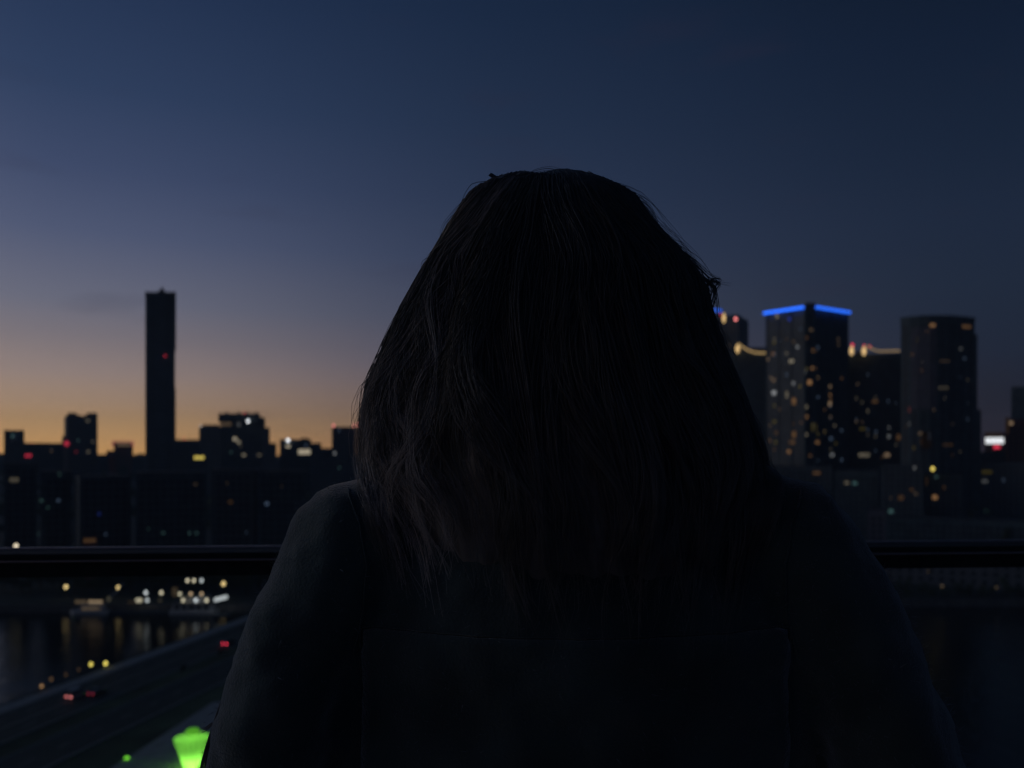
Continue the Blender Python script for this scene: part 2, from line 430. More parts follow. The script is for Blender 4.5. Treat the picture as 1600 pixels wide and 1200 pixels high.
# --- the tall slim tower on the left
YT = 800
pts, zt = facing(227, 273.6, 459, YT, 30)
b = Bld('slim_tower', 'tallest slim dark tower standing alone against the orange sky on the left', 'skyscraper', pts, zt, M_['towerclad'])
b.grid(fl=3.6, cs=2.6, ww=2.3, wh=3.0, slabs=False)
mb = MB()
for A, B, d, nn in b.vis:
    M = b.frame(A, d, nn); L = (B - A).length; n = 12
    for i in range(n + 1): mb.box(i * (L - .35) / n, i * (L - .35) / n + .3, -.4, -.001, 0, b.ztop - b.zb - .1, M)
o = mb.build('facade_fins', M_['towerclad'], b.e); o['kind'] = 'stuff'
b.roofbox(226.3, 274.6, 456, YT - 1, 32, M_['dark'], 'crown')
b.roofbox(272, 275.0, 456.5, YT - .5, 20, M_['dark'], 'crown_fin', zb=at(272, 545, YT).z)
b.roofbox(272, 274.6, 606, YT - .5, 20, M_['dark'], 'lower_fin', zb=b.zb + 1)
b.roofbox(247, 258, 453.4, YT + 5, 10, M_['roof'], 'plant_room')
b.roofbox(251, 255.5, 449.5, YT + 6, 4, M_['roof'], 'mast_base')
mb = MB(); p = at(253, 450, YT + 8) - b.o; mb.tube([p - Vector((0, 0, 3)), p + Vector((0, 0, 2))], [.4, .15], 5); mb.build('antenna', M_['pole'], b.e)
mb = MB(); q = b.hit(250, 548); M = b.frame(q[3], q[4], q[5]); mb.box(0, (b.vis[0][1] - b.vis[0][0]).length, -.45, -.41, q[2] - .6, q[2] + .6, M); mb.build('service_band', M_['slab'], b.e)
b.ball(237.5, 555.5, YT - 1.2, 2.6, 'red', .16); b.ball(258, 556, YT - 1.2, 2.2, 'red', .08)

# --- left skyline
b = simple('low tower at the far left edge with pale diagonal bracing on its top', 6, 38, 672, 900, 30, M_['dark'])
for (x0, y0, x1, y1) in ((17, 690, 30, 676), (17, 678, 28, 688)):
    mb = MB(); p0 = at(x0, y0, 898) - b.o; p1 = at(x1, y1, 898) - b.o; mb.tube([p0, p1], .5, 4); mb.build('brace', M_['white'], b.e)
b.light(20, 681, 4, 3, 'teal', .06)
b = simple('long low block with a red beacon between the far left edge and the notched tower', 36, 98, 692, 950, 30, M_['dark'], skew=.2)
b.ball(50, 692.5, 945, 3, 'red', .10); b.light(44, 712, 9, 4, 'red', .30, 'red_sign')
b.light(80, 704, 3, 3, 'warm', .01)
pts, zt = facing(104.5, 152.5, 650, 1000, 35, .1)
b = Bld('apartment_tower', 'notched dark tower with a red light on its left side, left of the slim tower', 'apartment tower', pts, zt, M_['conc']).grid()
b.roofbox(105, 120, 645, 999, 30, M_['conc'], 'roof_turret'); b.roofbox(136, 152, 645, 999, 30, M_['conc'], 'roof_turret')
b.roofbox(120, 126, 648, 1002, 20, M_['dark'], 'roof_step'); b.roofbox(131, 136, 648, 1002, 20, M_['dark'], 'roof_step')
b.roofbox(97, 104.6, 681, 996, 20, M_['conc'], 'side_wing', zb=b.zb + 1)
b.ball(104, 693, 990, 7, 'red', .40)
b.lights([(137, 657, 6, 4, 'cream', .035), (145, 690, 3, 3, 'cream', .015), (138, 706, 5, 4, 'cream', .03), (122, 688, 3, 3, 'teal', .012), (119, 706, 4, 3, 'red', .02)])
b = simple('small pavilion roof outlined in red neon left of the slim tower', 178, 208, 696, 1050, 25, M_['brick'], name='neon_topped_block')
b.roofbox(175, 208, 691, 1046, 28, M_['dark'], 'roof_box')
for (x0, x1, y0, y1) in ((175, 208, 689.4, 690.8), (174.6, 177.2, 690.8, 697), (205.8, 208.6, 690.8, 697)):
    mb = MB(); p0 = at(x0, y1, 1043) - b.o; p1 = at(x1, y0, 1043) - b.o; mb.box(p0.x, p1.x, p0.y, p0.y + .6, p0.z, p1.z); mb.build('neon_tube', emis('pink', 9, 7, .30), b.e)
mb = MB(); p0 = at(183, 697, 1044) - b.o; p1 = at(203, 692.4, 1044) - b.o; mb.box(p0.x, p1.x, p0.y, p0.y + .8, p0.z, p1.z); mb.build('lit_band', emis('warm', 9, 9, .09), b.e)
simple('low annex with a reddish wall beside the neon outlined roof', 166, 179, 704, 1060, 20, M_['brick'], grid=False)
simple('very low dark block between the notched tower and the neon roof', 150, 170, 710, 1000, 30, M_['dark'], grid=False)
simple('very low dark block between the neon roof and the slim tower', 207, 230, 712, 960, 30, M_['dark'], grid=False)
b = simple('low dark block just right of the slim tower with thin masts', 272, 312, 687, 900, 30, M_['dark'])
for px_ in (281, 296, 303):
    mb = MB(); p = at(px_, 688, 905) - b.o; mb.tube([p - Vector((0, 0, 3)), p + Vector((0, 0, 7 if px_ == 296 else 4))], .22, 5); mb.build('mast', M_['pole'], b.e)
b.ball(288, 685.5, 900, 2.5, 'red', .06)
pts, zt = facing(345, 410, 651, 780, 35, -.1)
b = Bld('stepped_office_block', 'stepped office block with an overhanging top slab and a bright white light', 'office building', pts, zt, M_['dark']).grid()
b.roofbox(311, 345.5, 666, 778, 30, M_['conc'], 'left_wing', zb=b.zb + 1); b.roofbox(316, 343, 663.5, 781, 20, M_['dark'], 'left_wing_roof', zb=at(316, 667, 781).z)
b.roofbox(341, 406, 646, 772, 38, M_['dark'], 'top_slab', zb=at(341, 658, 772).z)
b.roofbox(409, 421.5, 668, 779, 30, M_['conc'], 'right_wing', zb=b.zb + 1); b.roofbox(421, 432, 692, 779, 25, M_['conc'], 'right_wing', zb=b.zb + 1)
for x_ in (352, 371, 383, 398):
    b.roofbox(x_, x_ + 5, 644, 780, 5, M_['roof'], 'roof_unit', zb=at(x_, 648, 780).z)
b.ball(387.5, 658, 770, 4.5, 'white', .62, 'flood_light'); b.ball(382, 645, 770, 2.5, 'red', .07); b.ball(313, 665.5, 776, 2.2, 'white', .07)
mb = MB(); p0 = at(344, 665, 776) - b.o; p1 = at(361, 660, 776) - b.o; mb.box(p0.x, p1.x, p0.y, p0.y + .4, p0.z, p1.z); mb.build('lit_soffit', emis('warm', 9, 9, .06), b.e)
b.light(311, 715, 14, 4.5, 'yellow', .62, 'lit_sign') if b.hit(311, 715) else None
b.lights([(367, 686, 6, 5, 'cream', .20), (373, 691, 5, 4, 'cream', .10), (381, 711, 6, 3, 'cream', .07), (405, 711, 6, 3, 'cream', .03), (373, 663, 5, 5, 'white', .03), (361, 707, 4, 3, 'teal', .012), (376, 697, 3, 3, 'cream', .01)])
b = simple('low entrance hall with a flat yellow sign below the stepped office block', 300, 324, 710, 740, 12, M_['dark'], grid=False, name='entrance_hall')
b.light(311, 715, 15, 4.5, 'yellow', .62, 'lit_sign')
b = simple('low wide block with a white lamp and one long glowing window band', 437, 486, 686.5, 820, 30, M_['conc'])
b.roofbox(485, 502, 692, 822, 28, M_['conc'], 'right_wing', zb=b.zb + 1); b.roofbox(470, 482, 684.5, 830, 10, M_['roof'], 'roof_unit')
b.ball(450, 688, 816, 5, 'white', .75, 'flood_light')
b.lights([(450, 697, 7, 3, 'cream', .22), (480.5, 706, 28, 7, 'cream', .48), (478, 696, 4, 3, 'blue', .02)])
simple('dark low link block left of the twin red beacon tower', 500, 520, 700, 860, 30, M_['dark'])
b = simple('tower beside the hair with red lights on both its roof corners', 518.5, 557, 667, 760, 30, M_['dark'], name='office_tower', cat='office building')
b.ball(521, 665, 757, 3.5, 'pink', .30); b.ball(553, 664.5, 757, 3, 'pink', .20); b.ball(560.5, 663.5, 757, 4.5, 'pink', .42)
b.lights([(523, 708, 4, 4, 'white', .06), (530, 672, 2, 4, 'blue', .015)])
mb = MB(); p0 = at(557.4, 714, 759) - b.o; p1 = at(560.4, 669, 759) - b.o; mb.box(p0.x, p1.x, p0.y, p0.y + 6, p0.z, p1.z); mb.build('corner_pier', M_['brick'], b.e)
b = simple('pale vertical ribbed block partly behind the hair beside the twin beacon tower', 560.8, 602, 664, 770, 30, M_['pale'])

# --- dark hillside blocks, left
b = simple('dark block at the left picture edge with one cream window', 6, 58, 724, 396, 18, M_['conc'], zb=4); b.lights_dim([(22, 750, 12, 6, 'cream', .13)])
b = simple('dark slab block with two faint teal and blue windows side by side', 64, 112, 736, 372, 18, M_['dark'], zb=3)
b.lights_dim([(65, 782, 5, 4, 'teal', .035), (91, 782, 5, 4, 'blue', .045), (75, 793, 5, 4, 'teal', .02), (93, 741, 4, 6, 'teal', .02), (60, 834, 4, 3, 'teal', .01)])
b = simple('dark slab block with a faint blue window high and another low', 124, 205, 744, 366, 18, M_['conc'], zb=3, skew=.15)
b.lights_dim([(155, 803, 5, 4, 'deepblue', .05), (165, 835, 5, 4, 'blue', .03), (135, 838, 4, 3, 'blue', .012)])
b = simple('wide dark block right of the slim tower with a low row of teal windows', 212, 322, 738, 370, 18, M_['dark'], zb=3)
b.lights_dim([(255, 833, 5, 4, 'teal', .03), (296, 833, 4, 4, 'teal', .03), (307, 833, 5, 4, 'teal', .035), (305, 757, 7, 3, 'warm', .025), (232, 826, 4, 3, 'teal', .012)])
b = simple('dark slab block with a single faint warm window', 330, 398, 734, 376, 18, M_['conc'], zb=5, skew=-.12)
b.lights_dim([(360, 784, 7, 5, 'orange', .035), (355, 755, 3, 3, 'warm', .008), (385, 832, 4, 4, 'blue', .012)])
b = simple('dark slab block with a single pale blue window', 402, 478, 736, 372, 18, M_['dark'], zb=5)
b.lights_dim([(417, 787, 6, 4.5, 'blue', .085), (440, 760, 3, 3, 'warm', .006)])
b = simple('dark slab block rising behind the left shoulder of the woman', 486, 590, 722, 700, 18, M_['conc'], zb=8)
b.lights_dim([(530, 722 + 9, 4, 3, 'teal', .02)])
b = simple('lit flat kiosk roof in the dark trees left of the rail end', 130, 152, 838, 352, 6, M_['brick'], name='kiosk', cat='kiosk', grid=False)
b.light(140, 844.5, 17, 5, 'orange', .05, 'lit_window')

# --- right hand skyline
# tower behind the hair
pts, zt = facing(1085, 1153, 494, 600, 34, -.25)
b = Bld('residential_tower', 'tower half hidden by the hair with a blue roof line and a gold lamp', 'skyscraper', pts, zt, M_['blueg']).grid(cs=2.8)
p0 = at(1086, 480, 586); p1 = at(1128, 486, 586); mb = MB(); mb.tube([p0 - b.o, p1 - b.o], .95, 6); mb.build('roof_light_strip', emis('neon', 9, 7, .75), b.e)
b.roofbox(1087, 1130, 489, 600, 26, M_['dark'], 'crown'); 
b.ball(1131, 497, 585, 5.5, 'gold', .75, 'roof_lamp', 15); b.ball(1149.5, 498.5, 584, 4.5, 'pink', .75)
b.ball(1126, 492, 586, 2.5, 'red', .1)
b.lights([(1140, 540, 3, 3, 'warm', .01)])
# link block left of main tower
pts, zt = facing(1146, 1200, 549, 560, 26)
b = Bld('link_block', 'dark link block with a curved gold roof line left of the blue crowned tower', 'building', pts, zt, M_['dark']).grid(cs=2.8)
b.roofbox(1170, 1196, 543, 562, 14, M_['roof'], 'roof_block')
def ptube(b, P, Y, r, kind, br, name='gold_light_line'):
    mb = MB(); mb.tube([at(x, y, Y) - b.o for x, y in P], r, 5); return mb.build(name, emis(kind, 9, 6, br), b.e)
ptube(b, [(1153, 537), (1160, 542), (1168, 547), (1178, 550.5), (1188, 551.5), (1196, 551.5)], 557, .50, 'gold', .42)
b.ball(1152.5, 545, 556, 7, 'gold', .70, 'roof_lamp', 13)
# main tower, seen on its corner
YC = 520; zc = at(1266, 474, YC).z
def rp(px, Y): p = at(px, 600, Y); return Vector((p.x, p.y))
Lc, Ca, Cb, Rc = rp(1197, 545), rp(1258, 523), rp(1272, 523), rp(1325, 543)
bk = rp(1262, 570)
b = Bld('corner_tower', 'dark tower seen on its corner with a bright blue light strip round its roof', 'skyscraper', [Lc, Ca, Cb, Rc, bk], zc - 2.5, M_['blueg'])
b.grid(fl=3.1, cs=2.9, ww=1.9, wh=1.8)
mb = MB()
for A, B, d, nn in b.vis:
    M = b.frame(A, d, nn); L = (B - A).length; n = max(1, int(L / 8.7))
    for i in range(n + 1): mb.box(i * (L - .8) / n, i * (L - .8) / n + .8, -.5, -.225, 0, b.ztop - b.zb - .1, M)
o = mb.build('facade_piers', M_['dark'], b.e); o['kind'] = 'stuff'
b.parapet(1.2, .8, M_['dark'], 'crown')
zs = zc - 2.5
def rooftube(b, P2, Q2, z, r, kind, br):
    mb = MB(); d = (Q2 - P2).normalized(); n = Vector((d.y, -d.x)) 
    if n.dot(-P2) < 0: n = -n
    P3 = P2 + n * 1.6; Q3 = Q2 + n * 1.6
    mb.tube([(P3.x - b.o.x, P3.y - b.o.y, z - b.zb), (Q3.x - b.o.x, Q3.y - b.o.y, z - b.zb)], r, 6)
    return mb.build('roof_light_strip', emis(kind, 9, 8, br), b.e)
rooftube(b, Lc + (Lc - Ca) * .03, Ca, zs + .4, .8, 'neon', 1.8)
rooftube(b, Cb, Rc, zs + .4, .8, 'neon', 1.4)
b.roofbox(1258, 1274, 473, 524, 10, M_['roof'], 'plant_room', zb=zs + 1)
W3 = [(1215, 493.7, 6, 6, 'cream', .12), (1234, 498.5, 4, 4, 'deepblue', .10), (1269, 515, 9, 4, 'warm', .045), (1246, 542, 4, 4, 'white', .05),
      (1272, 547.7, 5, 5, 'orange', .07), (1208, 553, 5, 4, 'orange', .045), (1200, 561, 3, 4, 'warm', .03), (1236.5, 564, 6, 6, 'cream', .22),
      (1271, 575.4, 7, 4, 'orange', .10), (1258, 581, 3, 4, 'white', .04), (1265, 597.5, 6, 6, 'orange', .20), (1209, 594, 5, 5, 'warm', .05),
      (1239, 599, 5, 5, 'white', .08), (1209.4, 614, 6, 6, 'white', .20), (1229.5, 616.6, 4, 10, 'cream', .08), (1240, 627, 6, 10, 'orange', .17),
      (1297, 604, 3, 4, 'warm', .035), (1297, 617, 3, 5, 'orange', .04), (1297, 631, 5, 6, 'warm', .13), (1259.5, 636, 4, 5, 'cream', .05),
      (1260, 651, 4, 5, 'orange', .06), (1298, 652, 4, 4, 'warm', .04), (1272, 667.5, 7, 12, 'yellow', .045), (1240.5, 679, 6, 10, 'orange', .10),
      (1237.5, 691, 8, 5, 'orange', .08), (1260, 679, 3, 4, 'cream', .04), (1277, 691, 6, 4, 'orange', .08), (1299, 685, 4, 4, 'blue', .06),
      (1210, 659, 5, 3, 'yellow', .02), (1213, 676, 5, 4, 'orange', .02), (1212, 691, 4, 4, 'yellow', .02), (1233, 705.6, 6, 5, 'orange', .10),
      (1300, 711, 5, 5, 'white', .10), (1204, 590, 2.5, 3, 'warm', .02), (1251, 514, 2, 5, 'blue', .012), (1310, 530, 4, 3, 'warm', .012), (1310, 538, 3, 3, 'warm', .01),
      (1304, 665, 3, 3, 'cream', .015), (1288, 640, 3, 3, 'orange', .012), (1218, 640, 3, 3, 'warm', .012), (1252, 660, 3, 3, 'orange', .015), (1266, 712, 4, 3, 'orange', .02)]
b.lights(W3)
rw = random.Random(77)
for i in range(36):
    b.light(rw.choice((1203, 1210, 1217, 1229, 1240, 1250, 1260, 1271, 1278, 1288, 1298, 1306, 1315)), 520 + 200 * rw.random() ** .75, rw.uniform(2, 3.5), rw.uniform(2.5, 4), rw.choice(('orange', 'warm', 'yellow', 'cream', 'blue')), rw.uniform(.005, .018))
for zz in (610, 660, 700):
    pass
# link block right of the main tower
pts, zt = facing(1320, 1410, 553, 560, 28)
b = Bld('link_block', 'dark link block with two gold roof lamps and a gold roof line between two towers', 'building', pts, zt, M_['dark']).grid(cs=2.8)
b.roofbox(1337, 1345, 549, 561, 14, M_['roof'], 'roof_block')
b.ball(1330.5, 548, 556, 6.5, 'gold', .75, 'roof_lamp', 14); b.ball(1350, 548.5, 556, 6.5, 'gold', .75, 'roof_lamp', 14)
b.ball(1332, 539, 557, 4.5, 'red', .35); b.ball(1359, 541.5, 557, 3, 'red', .14); b.ball(1350, 540, 557, 2.5, 'red', .12)
ptube(b, [(1354, 540), (1360, 544), (1368, 547.5), (1376, 549), (1390, 548.5), (1406, 548)], 557, .42, 'gold', .30)
for i in range(16):
    b.light(rw.choice((1338, 1347, 1356, 1368, 1378, 1389, 1400)), 575 + 140 * rw.random() ** .7, rw.uniform(2, 3.5), rw.uniform(2.5, 4), rw.choice(('orange', 'warm', 'cream', 'blue')), rw.uniform(.003, .011))
b.lights([(1367, 627, 9, 5, 'orange', .045), (1347.5, 669.7, 9, 4, 'yellow', .025), (1388.7, 682, 4, 5, 'white', .045), (1404, 683.3, 6, 8, 'orange', .05), (1348, 711, 12, 5, 'cream', .13),
          (1356, 711, 5, 4, 'cream', .05), (1386, 711, 8, 5, 'warm', .14), (1389, 668, 3, 3, 'white', .02), (1369, 675, 3, 3, 'blue', .02), (1340, 600, 3, 3, 'warm', .01), (1388, 627, 3, 2, 'blue', .012)])
# rounded tower on the right
def arcpts(pxa, pxb, Ya, n=9, bow=7):
    out = []
    for i in range(n):
        f = i / (n - 1); px = pxa + (pxb - pxa) * f; Y = Ya + bow * (2 * f - 1) ** 2 - bow * .5; out.append(rp(px, Y))
    return out
P = arcpts(1407.5, 1523, 500, 9, 9); far = [rp(1515, 535), rp(1412, 535)]
b = Bld('rounded_tower', 'broad dark tower with a gently curved front, rightmost of the tall towers', 'skyscraper', P + far, at(1465, 500, 500).z, M_['dark'])
b.grid(fl=3.1, cs=2.6, ww=1.9, wh=1.9)
b.parapet(2.2, .3, M_['dark'], 'crown')
# flared lower part: each side wing leans out a little lower down
b.roofbox(1519, 1527, 522, 503, 26, M_['dark'], 'side_wing', zb=b.zb + 1); b.roofbox(1522, 1533, 640, 504, 24, M_['dark'], 'side_wing', zb=b.zb + 1)
b.roofbox(1440, 1490, 492.6, 508, 20, M_['dark'], 'roof_block')
mb = MB()
for x_ in range(1426, 1464, 5):
    q = b.hit(x_, 600)
    if q:
        M = b.frame(q[3], q[4], q[5]); mb.box(q[1] - .75, q[1] + .75, -.42, -.225, at(x_, 640, 500).z - b.zb, at(x_, 512, 500).z - b.zb, M)
mb.build('pale_balcony_column', M_['pale'], b.e)
for i in range(16):
    b.light(rw.choice((1416, 1428, 1440, 1452, 1476, 1488, 1500, 1512)), 530 + 190 * rw.random() ** .8, rw.uniform(2, 3.5), rw.uniform(2.5, 4), rw.choice(('orange', 'warm', 'cream', 'blue')), rw.uniform(.002, .007))
b.lights([(1457, 508.5, 8, 5, 'orange', .14), (1510, 510.5, 12, 4.5, 'orange', .08), (1434.5, 531, 4, 9, 'yellow', .022), (1425, 554, 5, 3, 'orange', .022), (1450, 518, 7, 3, 'orange', .03),
          (1501, 545, 5, 4, 'white', .018), (1507, 560, 5, 3, 'blue', .015), (1476, 564, 14, 2.5, 'warm', .022), (1474, 606, 14, 4, 'cream', .04), (1459, 640, 3, 3, 'warm', .012),
          (1421, 640, 2.5, 9, 'pink', .022), (1421, 662, 2.5, 6, 'white', .015), (1438, 677, 5, 4, 'warm', .035), (1440, 690, 3, 8, 'orange', .012), (1481, 695, 14, 3, 'orange', .022),
          (1448, 688, 14, 26, 'orange', .0035), (1428, 700, 3, 5, 'yellow', .012)])
# far right
b = simple('brick apartment block at the right picture edge lit warm at its corner', 1571, 1612, 655, 560, 20, M_['brick'], skew=-.1)
b.lights([(1580, 661, 5, 5, 'warm', .10), (1574, 665, 5, 26, 'orange', .016)])
simple('tall dark tower cut off by the right picture edge above the brick block', 1580, 1625, 604, 700, 20, M_['dark'])
b = simple('low brown hall with a glaring white sign and red lamp near the right edge', 1538, 1572, 676, 620, 20, M_['brick'], name='sign_hall')
b.light(1554, 688.5, 25, 9, 'white', .92, 'lit_sign'); b.light(1557.5, 698.5, 9, 5, 'red', .62, 'red_sign'); b.light(1552, 677.5, 20, 3, 'orange', .03, 'roof_edge_light')
simple('low dark block under the white sign hall', 1530, 1605, 706, 590, 20, M_['dark'])
# lower right dark blocks
b = simple('dark slab block with an orange window behind the right shoulder', 1200, 1300, 728, 480, 18, M_['conc'], zb=4); b.lights([(1276, 739, 11, 4, 'orange', .055)])
b = simple('dark slab block with a pair of pale green windows', 1304, 1372, 735, 470, 18, M_['dark'], zb=4)
b.lights([(1323, 754, 7, 5, 'cream', .055), (1335.6, 754.7, 7, 5, 'teal', .065)])
b = simple('dark slab block with several faint orange windows below the rounded tower', 1376, 1442, 726, 450, 18, M_['conc'], zb=4)
b.lights([(1407.8, 777.8, 8, 7, 'orange', .04), (1392, 798.8, 7, 5, 'teal', .08), (1424.6, 765, 6, 5, 'orange', .02), (1429, 731, 4, 5, 'white', .03), (1431, 772, 5, 4, 'warm', .02), (1392, 778, 3, 3, 'warm', .006)])
b = simple('dark slab block with a yellow floodlight on its roof and one orange window', 1444, 1504, 741, 455, 18, M_['dark'], zb=4)
b.ball(1457.4, 732.4, 452, 5.5, 'yellow', .60, 'flood_light'); b.lights([(1460.8, 777, 7, 6, 'orange', .16), (1475, 762, 4, 5, 'orange', .012), (1448, 752, 3, 12, 'orange', .012), (1463, 745, 5, 3, 'teal', .02)])
mb = MB(); p = at(1457.4, 735, 453) - b.o; mb.tube([p - Vector((0, 0, 3)), p], .15, 5); mb.build('mast', M_['pole'], b.e)
b = simple('dark slab block under the right picture edge with two dim stacked windows', 1510, 1605, 722, 500, 18, M_['conc'], zb=4, skew=-.1)
b.lights([(1542, 737.6, 14, 5, 'yellow', .03), (1538.8, 751.5, 8, 5, 'white', .045), (1568, 750, 5, 6, 'blue', .02), (1541, 798, 8, 6, 'teal', .008)])
b = simple('long pale low building on the far quay seen just below the right rail', 1380, 1640, 868, 350, 14, M_['pale'], name='quay_building', zb=2.5, fl=3.4, cs=4.0)
b.lights([(1450, 893, 4, 4, 'warm', .008)])
b = simple('pale dim block above the rail on the right', 1356, 1384, 796, 400, 14, M_['pale'], zb=3)
b = simple('pale long building on the far quay above the right rail', 1384, 1650, 812, 420, 14, M_['dark'], zb=3)

# ------------------------------------------------------------------ lamps on the far quay
def lamp(px, py, Y, kind, b, label, wpx=5.5, group=None, zb=2.7, arm=True, hp=None, name='street_lamp'):
    p = at(px, py, Y); t_ = thing(name, label, 'street lamp', (p.x, p.y, zb), 0, group)
    h = p.z - zb; mb = MB(); mb.tube([(0, 0.3, 0), (0, 0.3, .6), (0, 0.3, h * .9), (0, .15, h + .15)], [.14, .09, .06, .05], 6); mb.build('pole', M_['pole'], t_)
    mb = MB(); mb.box(-.3, .3, -.35, .35, h + .12, h + .24); mb.build('lamp_hood', M_['pole'], t_)
    k = Y / 1300; mb = MB(); mb.ball((0, 0, h), (wpx * k / 2, wpx * k / 2, (hp or wpx) * k / 2)); mb.build('lamp_globe', emis(kind, wpx, hp or wpx, b), t_)
    return t_
lamp(103, 917, YB + 9, 'amber', .80, 'leftmost amber quay lamp under the rail on the far bank', group='amber quay lamps')
lamp(185, 918, YB + 9, 'amber', .80, 'middle amber quay lamp just above the white moored boat', group='amber quay lamps')
lamp(349, 912, YB + 9, 'amber', .85, 'rightmost amber quay lamp beside the lit floating restaurant', group='amber quay lamps', wpx=6)
lamp(25, 853, 352, 'cream', .75, 'white street lamp at the left picture edge just above the rail', wpx=6)
lamp(1472, 916, YB + 8, 'warm', .03, 'dim quay lamp on the far right bank', wpx=4)
lamp(1557, 918, YB + 8, 'warm', .02, 'dimmest quay lamp near the right edge', wpx=4)
# bollard lamps along the causeway
for (px, py, kind, b_, lab) in ((65, 1072, 'orange', .30, 'small orange promenade lamp, leftmost of the row'), (80, 1061, 'orange', .07, 'faint promenade lamp second from the left of the row'),
        (103, 1054, 'orange', .03, 'faint promenade lamp third from the left of the row'), (123, 1046, 'orange', .025, 'faintest promenade lamp just left of the two yellow ones'),
        (142, 1038, 'yellow', .75, 'left one of the two bright yellow promenade lamps'), (165, 1036.5, 'yellow', .85, 'right one of the two bright yellow promenade lamps')):
    g = gnd(px, py + 7, 3.0)
    lamp(px, py, g.y, kind, b_, lab, wpx=5.5 if kind == 'yellow' else 4, group='promenade lamps', zb=3.0)

# ------------------------------------------------------------------ floating restaurant, boat, awning
YR = YB - 9
o0 = at(298, 950, YR); R = thing('floating_restaurant', 'two storey floating restaurant with rows of white deck lamps at the far quay', 'boat', (o0.x, o0.y, 0))
xa, xb = at(264, 940, YR).x - o0.x, at(333, 940, YR).x - o0.x
mb = MB(); mb.prism([(xa, 0), (xb, 0), (xb + 1.2, 3), (xb, 7), (xa, 7), (xa - .8, 3)], -.3, 1.0); mb.build('hull', M_['white'], R)
mb = MB(); mb.box(xa + .6, xb - .6, 1.4, 6.2, 1.0, 3.6); mb.build('lower_cabin', M_['white'], R)
mb = MB(); mb.box(xa + .1, xb - .1, .4, 6.6, 3.62, 3.85); mb.build('upper_deck', M_['slab'], R)
mb = MB(); mb.box(xa + 5, xb - 3, 1.8, 5.8, 3.87, 6.3); mb.build('upper_cabin', M_['white'], R)
mb = MB(); mb.box(xa + 3.5, xb - 2.3, .8, 6.3, 6.32, 6.6); mb.build('roof', M_['dark'], R)
mb = MB()
for i in range(8):
    x = xa + .3 + i * (xb - xa - .6) / 7; mb.box(x - .04, x + .04, .45, .53, 1.0, 3.62); mb.box(x - .03, x + .03, .45, .51, 3.85, 4.85)
mb.box(xa + .3, xb - .3, .44, .52, 4.82, 4.9); mb.build('deck_railing', M_['pole'], R)
for (px, py, k_, b_) in ((293, 907, 'cream', .45), (303, 907, 'cream', .42), (315, 907, 'white', .36), (281, 928, 'cream', .34), (298, 928, 'warm', .28), (315, 928, 'warm', .28),
                         (286, 938, 'cream', .40), (306, 938, 'white', .48), (323, 938, 'cream', .45)):
    p = at(px, py, YR - .1) - Vector((o0.x, o0.y, 0)); mb = MB(); mb.ball(p, 4.5 * YR / 2600); mb.build('deck_lamp', emis(k_, 4.5, 4.5, b_), R)
for i in range(5):
    x0 = xa + 1.4 + i * (xb - xa - 2.8) / 5; mb = MB(); mb.box(x0, x0 + 1.9, 1.34, 1.398, 1.7, 3.0); mb.build('window', M_['carglass'], R)
p = at(273, 925, YR) - Vector((o0.x, o0.y, 0)); mb = MB(); mb.box(p.x - 1, p.x + 1, .0, .2, p.z - 1.6, p.z + 1.6); mb.build('menu_board', emis('warm', 9, 9, .035), R)
mb = MB(); pm = (xa + 7.5); mb.tube([(pm, 3, 6.6), (pm, 3, 9.8)], .06, 5)
for q in ((293, 907), (303, 907), (315, 907)):
    p = at(q[0], q[1], YR) - Vector((o0.x, o0.y, 0)); mb.tube([(p.x, .5, 6.4), (p.x, .3, p.z)], .04, 4)
mb.build('mast', M_['pole'], R)
# left motor boat with lit white side
o1 = at(138, 947, YR); Bt = thing('moored_boat', 'long low white boat moored left of the floating restaurant', 'boat', (o1.x, o1.y, 0))
xa, xb = at(112, 942, YR).x - o1.x, at(168, 942, YR).x - o1.x
mb = MB(); mb.prism([(xa - 1.5, 1.6), (xa + .6, 0), (xb, 0), (xb, 3.2), (xa + .6, 3.2)], -.3, 1.3); mb.build('hull', M_['white'], Bt)
mb = MB(); mb.box(xa + 3, xb - 2, .5, 2.8, 1.3, 2.9); mb.build('cabin', M_['white'], Bt)
mb = MB(); mb.box(xa + 2.6, xb - 1.6, .3, 3.0, 2.92, 3.08); mb.build('cabin_roof', M_['white'], Bt)
for i in range(6):
    x0 = xa + 3.4 + i * (xb - xa - 6) / 6; mb = MB(); mb.box(x0, x0 + 1.0, .44, .498, 1.7, 2.6); mb.build('window', emis('warm', 9, 9, .10 if i < 5 else .05), Bt)
for (px, w_, b_) in ((126, 18, .09), (149, 22, .30)):
    p = at(px, 940.5, YR - .3) - Vector((o1.x, o1.y, 0)); k = YR / 1300; mb = MB(); mb.box(p.x - w_ * k / 2, p.x + w_ * k / 2, p.y, p.y + .1, p.z - .5, p.z + .5); mb.build('rope_light', emis('warm', 10, 9, b_), Bt)
